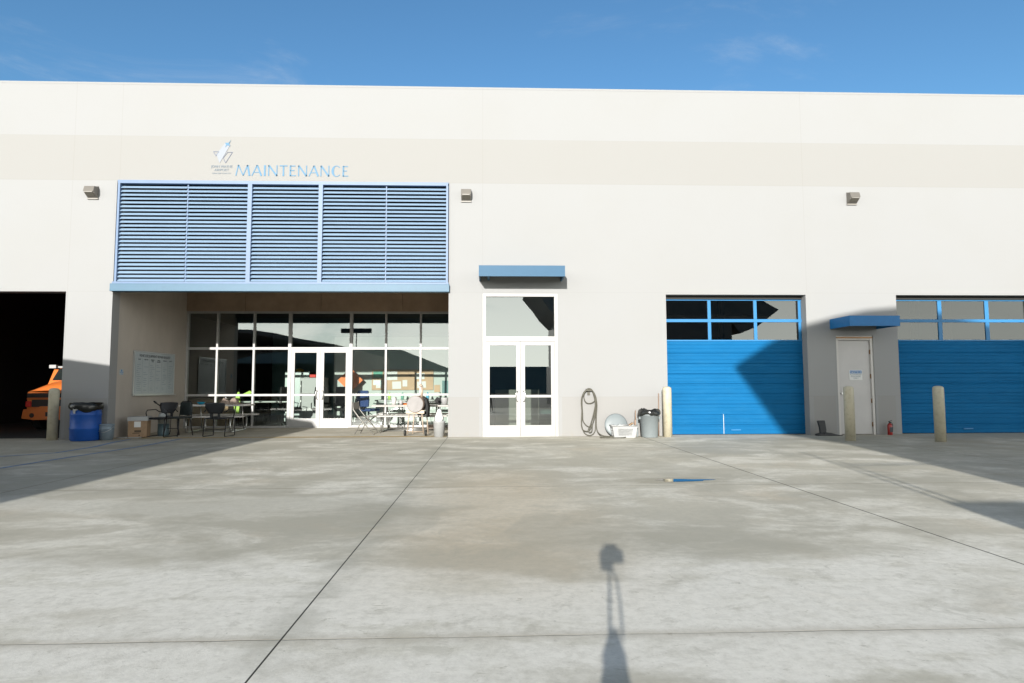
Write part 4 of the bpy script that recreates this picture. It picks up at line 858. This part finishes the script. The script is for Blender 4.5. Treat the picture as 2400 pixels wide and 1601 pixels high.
MB().box(-.42, .42, -.35, .35, .02, 1.72).build('cabinet', M['fridge'], fg, local=True, bevel=.01); MB().box(-.41, .41, -.39, -.355, .06, 1.70).build('door', M['fridge'], fg, local=True, bevel=.01)
MB().prism([(.13, 1.12), (.22, 1.28), (.31, 1.12), (.27, 1.12), (.27, .86), (.17, .86), (.17, 1.12)], -.397, -.392).build('tag', M['osign'], fg, local=True); MB().box(.17, .29, -.396, -.392, 1.32, 1.47).build('notice', M['ink'], fg, local=True)
tx_ = own(tag(MB().lathe([(.14, 1.72), (.15, 1.76), (.12, 1.80), (.03, 1.84)], (-6.6, 21.9, 0), n=20).build('hard_hat', M['yellow']), 'mustard hard hat on top of the grey refrigerator', 'hard hat'), (-6.6, 21.9, 1.72))
fz = thing('refrigerator', 'tall white refrigerator seen through the left glass door', 'refrigerator', (-6.02, 20.95, 0))
fz.location = (-5.95, 21.3, 0)
MB().box(-.36, .42, -.32, .32, .02, 1.50).build('cabinet', M['white'], fz, local=True, bevel=.01); MB().box(-.35, .41, -.36, -.325, .05, .95).box(-.35, .41, -.36, -.325, .97, 1.48).build('door', M['white'], fz, local=True, bevel=.01)
MB().cyl((-.30, -.39, 1.0), (-.30, -.39, 1.4), .012).cyl((-.30, -.39, .5), (-.30, -.39, .9), .012).build('handle', M['silver'], fz, local=True)
own(tag(MB().obox((-5.95, 21.2, 1.56), (.2, .14, .10), (0, 0, .2)).build('red_box', M['redp'], bevel=.01), 'small red box on top of the white refrigerator', 'box'), (-5.95, 21.2, 1.5))
ds = thing('diamond_sign', 'orange diamond roadwork sign behind the glass right of the doors', 'sign', (-4.72, 21.3, 0))
MB().prism([(-.42, 1.42), (0, 1.84), (.42, 1.42), (0, 1.0)], -.01, .01).build('panel', M['osign'], ds, local=True); MB().cyl((0, .03, 0), (0, .03, 1.7), .02, n=8).build('stand', M['chairf'], ds, local=True)
nb = thing('notice_board', 'cork notice board with papers on the partition behind the panes', 'notice board', (-2.95, 21.58, 1.1))
MB().box(-4.05, -1.95, 21.56, 21.598, 1.08, 1.78).build('cork', M['cork'], nb)
q = MB()
for x, z, w, h in ((-3.6, 1.42, .42, .30), (-3.35, 1.12, .3, .25), (-2.55, 1.45, .3, .2), (-2.5, 1.15, .3, .22), (-3.9, 1.15, .2, .2), (-3.0, 1.2, .16, .22)): q.obox((x+w/2, 21.555, z+h/2), (w, .004, h), (0, random.uniform(-.05, .05), 0))
q.build('paper', M['paper'], nb)
MB().box(-4.0, -3.68, 21.552, 21.556, 1.50, 1.72).build('poster', M['green'], nb); MB().box(-4.0, -3.7, 21.552, 21.556, 1.25, 1.42).build('calendar', M['fridge'], nb)
own(tag(MB().box(-1.65, -1.40, 21.57, 21.598, .95, 1.40).build('wall_panel', M['teal']), 'dark teal panel on the partition near the smoker chimney', 'panel'), (-1.5, 21.58, .95))
own(tag(MB().box(-1.92, -1.72, 21.575, 21.598, 1.0, 1.25).build('paper_sheet', M['cork']), 'tan sheet pinned left of the dark teal panel', 'paper'), (-1.8, 21.58, 1.0))
hv = thing('safety_vest', 'lime safety vest hanging behind the pane above the picnic bench', 'vest', (-7.62, 19.25, 0))
MB().prism([(-.10, .40), (-.14, .75), (-.02, 1.05), (.03, 1.05), (.06, .8), (.03, .40)], -.03, .03).build('vest_body', M['hiviz'], hv, local=True, bevel=.01)
MB().prism([(.12, .98), (.34, 1.09), (.42, 1.02), (.22, .92)], -.03, .03).build('sleeve', M['hiviz'], hv, local=True, bevel=.01)
MB().cyl((0, .04, 0), (0, .04, 1.15), .015, n=8).build('coat_stand', M['chairf'], hv, local=True)
cf = thing('storage_cabinet', 'low brown cabinet behind the far left pane of the recess', 'cabinet', (-8.7, 19.6, 0))
MB().box(-.45, .75, -.25, .25, .02, .82).build('carcass', M['card'], cf, local=True, bevel=.005); MB().box(-.48, .78, -.28, .28, .82, .86).build('worktop', M['cardd'], cf, local=True)
for i in range(5):
    bx = -3.35+i*.42
    own(tag(MB().lathe([(.05, .757), (.055, .90), (.03, .97), (.025, 1.0)], (bx, 21.0+.05*(i % 2), 0), n=14).build('bottle', M[('hiviz', 'green', 'white', 'cyan', 'tank')[i]]),
        ('lime bottle at the left end of the counter by the partition', 'green bottle on the counter by the partition', 'white bottle on the counter by the partition', 'turquoise bottle on the counter by the partition', 'grey bottle nearest the right end of the counter')[i], 'bottle', 'bottles on the inside counter'), (bx, 21, .755))

# ---------------------------------------------------------------- behind the photographer: added shadow casters and what the glass reflects
sh = thing('left_shadow_caster', 'added unseen barrel roof shelter to the left of the photographer, throwing the left shadow', 'caster', (-12, -1, 0))  # unseen form, outline worked back from the left shadow edge
MB().prism([(-20, 3.0), (-17, 3.8), (-14, 4.0), (-11.45, 3.93), (-10.4, 3.78), (-9.15, 3.5), (-7.4, 3.22), (-7.4, 3.05), (-9.2, 3.32), (-11.45, 3.75), (-14, 3.82), (-17, 3.6), (-20, 2.8)], -9, 7.25).build('roof', M['caster'], sh)  # roof of the added left shadow caster
MB().box(-7.55, -7.4, -8.9, 7.2, 0, 3.06).box(-20, -19.85, -8.9, 7.2, 0, 2.8).box(-19.85, -7.55, -8.9, -8.75, 0, 2.9).build('caster_side_wall', M['caster'], sh)
ct = thing('right_shadow_caster', 'added unseen block with a flared curved roof behind the photographer, throwing the right shadow', 'building', (9, -9, 0))  # unseen form, roof outline shaped to drop the right-hand shadow
MB().prism([(2.2, 7.05), (2.69, 7.37), (3.18, 7.69), (3.91, 8.0), (4.74, 8.22), (5.5, 8.38), (6.3, 8.45), (7.36, 8.44), (8.67, 8.10), (10.5, 7.5), (12.5, 7.0), (15, 6.6), (16.8, 5.6), (15.5, 4.6), (14.5, 4.2), (14, 4.9), (3.95, 4.95), (3.33, 5.58), (2.9, 6.2)], -12, -5).build('caster_flared_roof', M['hangar'], ct)
MB().box(3.95, 14.0, -11.9, -5.02, 0, 4.92).build('wall', M['hangar'], ct)  # wall of the added right shadow caster
ub = thing('low_right_shadow_caster', 'box trailer and pipe rack added unseen behind the photographer, throwing the shadow at lower right', 'blocker', (5.5, -3, 0))  # unseen box and poles sized to cast the lower-right shadow
MB().box(3.12, 8.2, -4.4, -1.85, .55, 2.2).build('blocker_box', M['caster'], ub, bevel=.02); MB().box(3.12, 8.2, -4.3, -1.95, .25, .55).build('blocker_chassis', M['chairf'], ub)
for x, h in ((3.16, 3.5), (3.30, 3.13)): MB().cyl((x, -1.9, 2.2), (x, -1.9, h), .018, n=8).build('pole', M['chairf'], ub)  # poles of the added low right shadow caster
MB().cyl((3.30, -1.9, 3.0), (4.9, -1.9, 3.03), .02, n=8).build('blocker_rack_bar', M['chairf'], ub); MB().cyl((4.9, -1.9, 2.2), (4.9, -1.9, 3.05), .018, n=8).build('pole', M['chairf'], ub)  # bar and pole of the added low right shadow caster
for x in (4.2, 7.2): MB().cyl((x, -4.4, .35), (x, -4.15, .35), .35, n=20).cyl((x, -2.1, .35), (x, -1.9, .35), .35, n=20).build('wheel', M['rubber'], ub)  # wheels of the added low right shadow caster
hg = thing('long_hangar', 'long low dark hangar far behind the photographer, seen only in the glass', 'building', (0, -85, 0))
MB().box(-60, 45, -95, -80, 0, 4.6).build('wall', M['hangar'], hg)
q = MB(); q.prism([(-60, 4.6), (-40, 8.0), (-18, 8.6), (-8, 4.6)], -95, -80); q.build('roof', M['hangar'], hg)
ms = thing('floodlight_mast', 'tall floodlight mast behind the photographer, seen only in the glass', 'mast', (-13.3, -25, 0))
MB().cyl((0, 0, 0), (0, 0, 6.9), .07, .05).build('pole', M['chairf'], ms, local=True); MB().box(-1.5, 1.5, -.2, .2, 6.5, 6.95).build('lamp_bank', M['chairf'], ms, local=True)
tp = thing('tripod', 'black camera tripod under the camera, its shadow falling on the concrete', 'tripod', (0, -.06, 0))
for k in range(3):
    a = R(90+120*k); MB().tube([(.022*math.cos(a), .022*math.sin(a), .80), (.045*math.cos(a), .045*math.sin(a), .70), (.10*math.cos(a), .10*math.sin(a), .30), (.14*math.cos(a), .14*math.sin(a), .0)], [.022, .027, .024, .014], 8).build('leg', M['chairf'], tp, local=True)
MB().cyl((-.018, 0, .78), (-.018, 0, 1.12), .009, n=10).build('centre_column', M['chairf'], tp, local=True); MB().lathe([(.045, .755), (.058, .775), (.045, .80), (.02, .86)], n=14).build('collar', M['chairf'], tp, local=True)
MB().tube([(.0, 0, 1.14), (.03, 0, 1.06), (.042, 0, .95), (.045, 0, .83)], .007, 8).build('pan_handle', M['chairf'], tp, local=True)
pc = thing('photo_camera', 'black camera on the tripod, its blocky shadow on the concrete', 'camera', (0, -.06, 1.10))
MB().box(-.085, .075, -.05, .03, .075, .16).box(-.06, .035, -.05, .02, .165, .20).build('body', M['blackp'], pc, local=True, bevel=.008)
MB().box(-.075, .0, -.045, .025, .03, .075).build('battery_grip', M['blackp'], pc, local=True, bevel=.005)
MB().cyl((0, .028, .108), (0, .052, .108), .034, n=20).build('lens', M['blackp'], pc, local=True)

scene.render.engine = 'CYCLES'
scene.cycles.max_bounces = 8; scene.cycles.transparent_max_bounces = 16; scene.cycles.caustics_reflective = False; scene.cycles.caustics_refractive = False
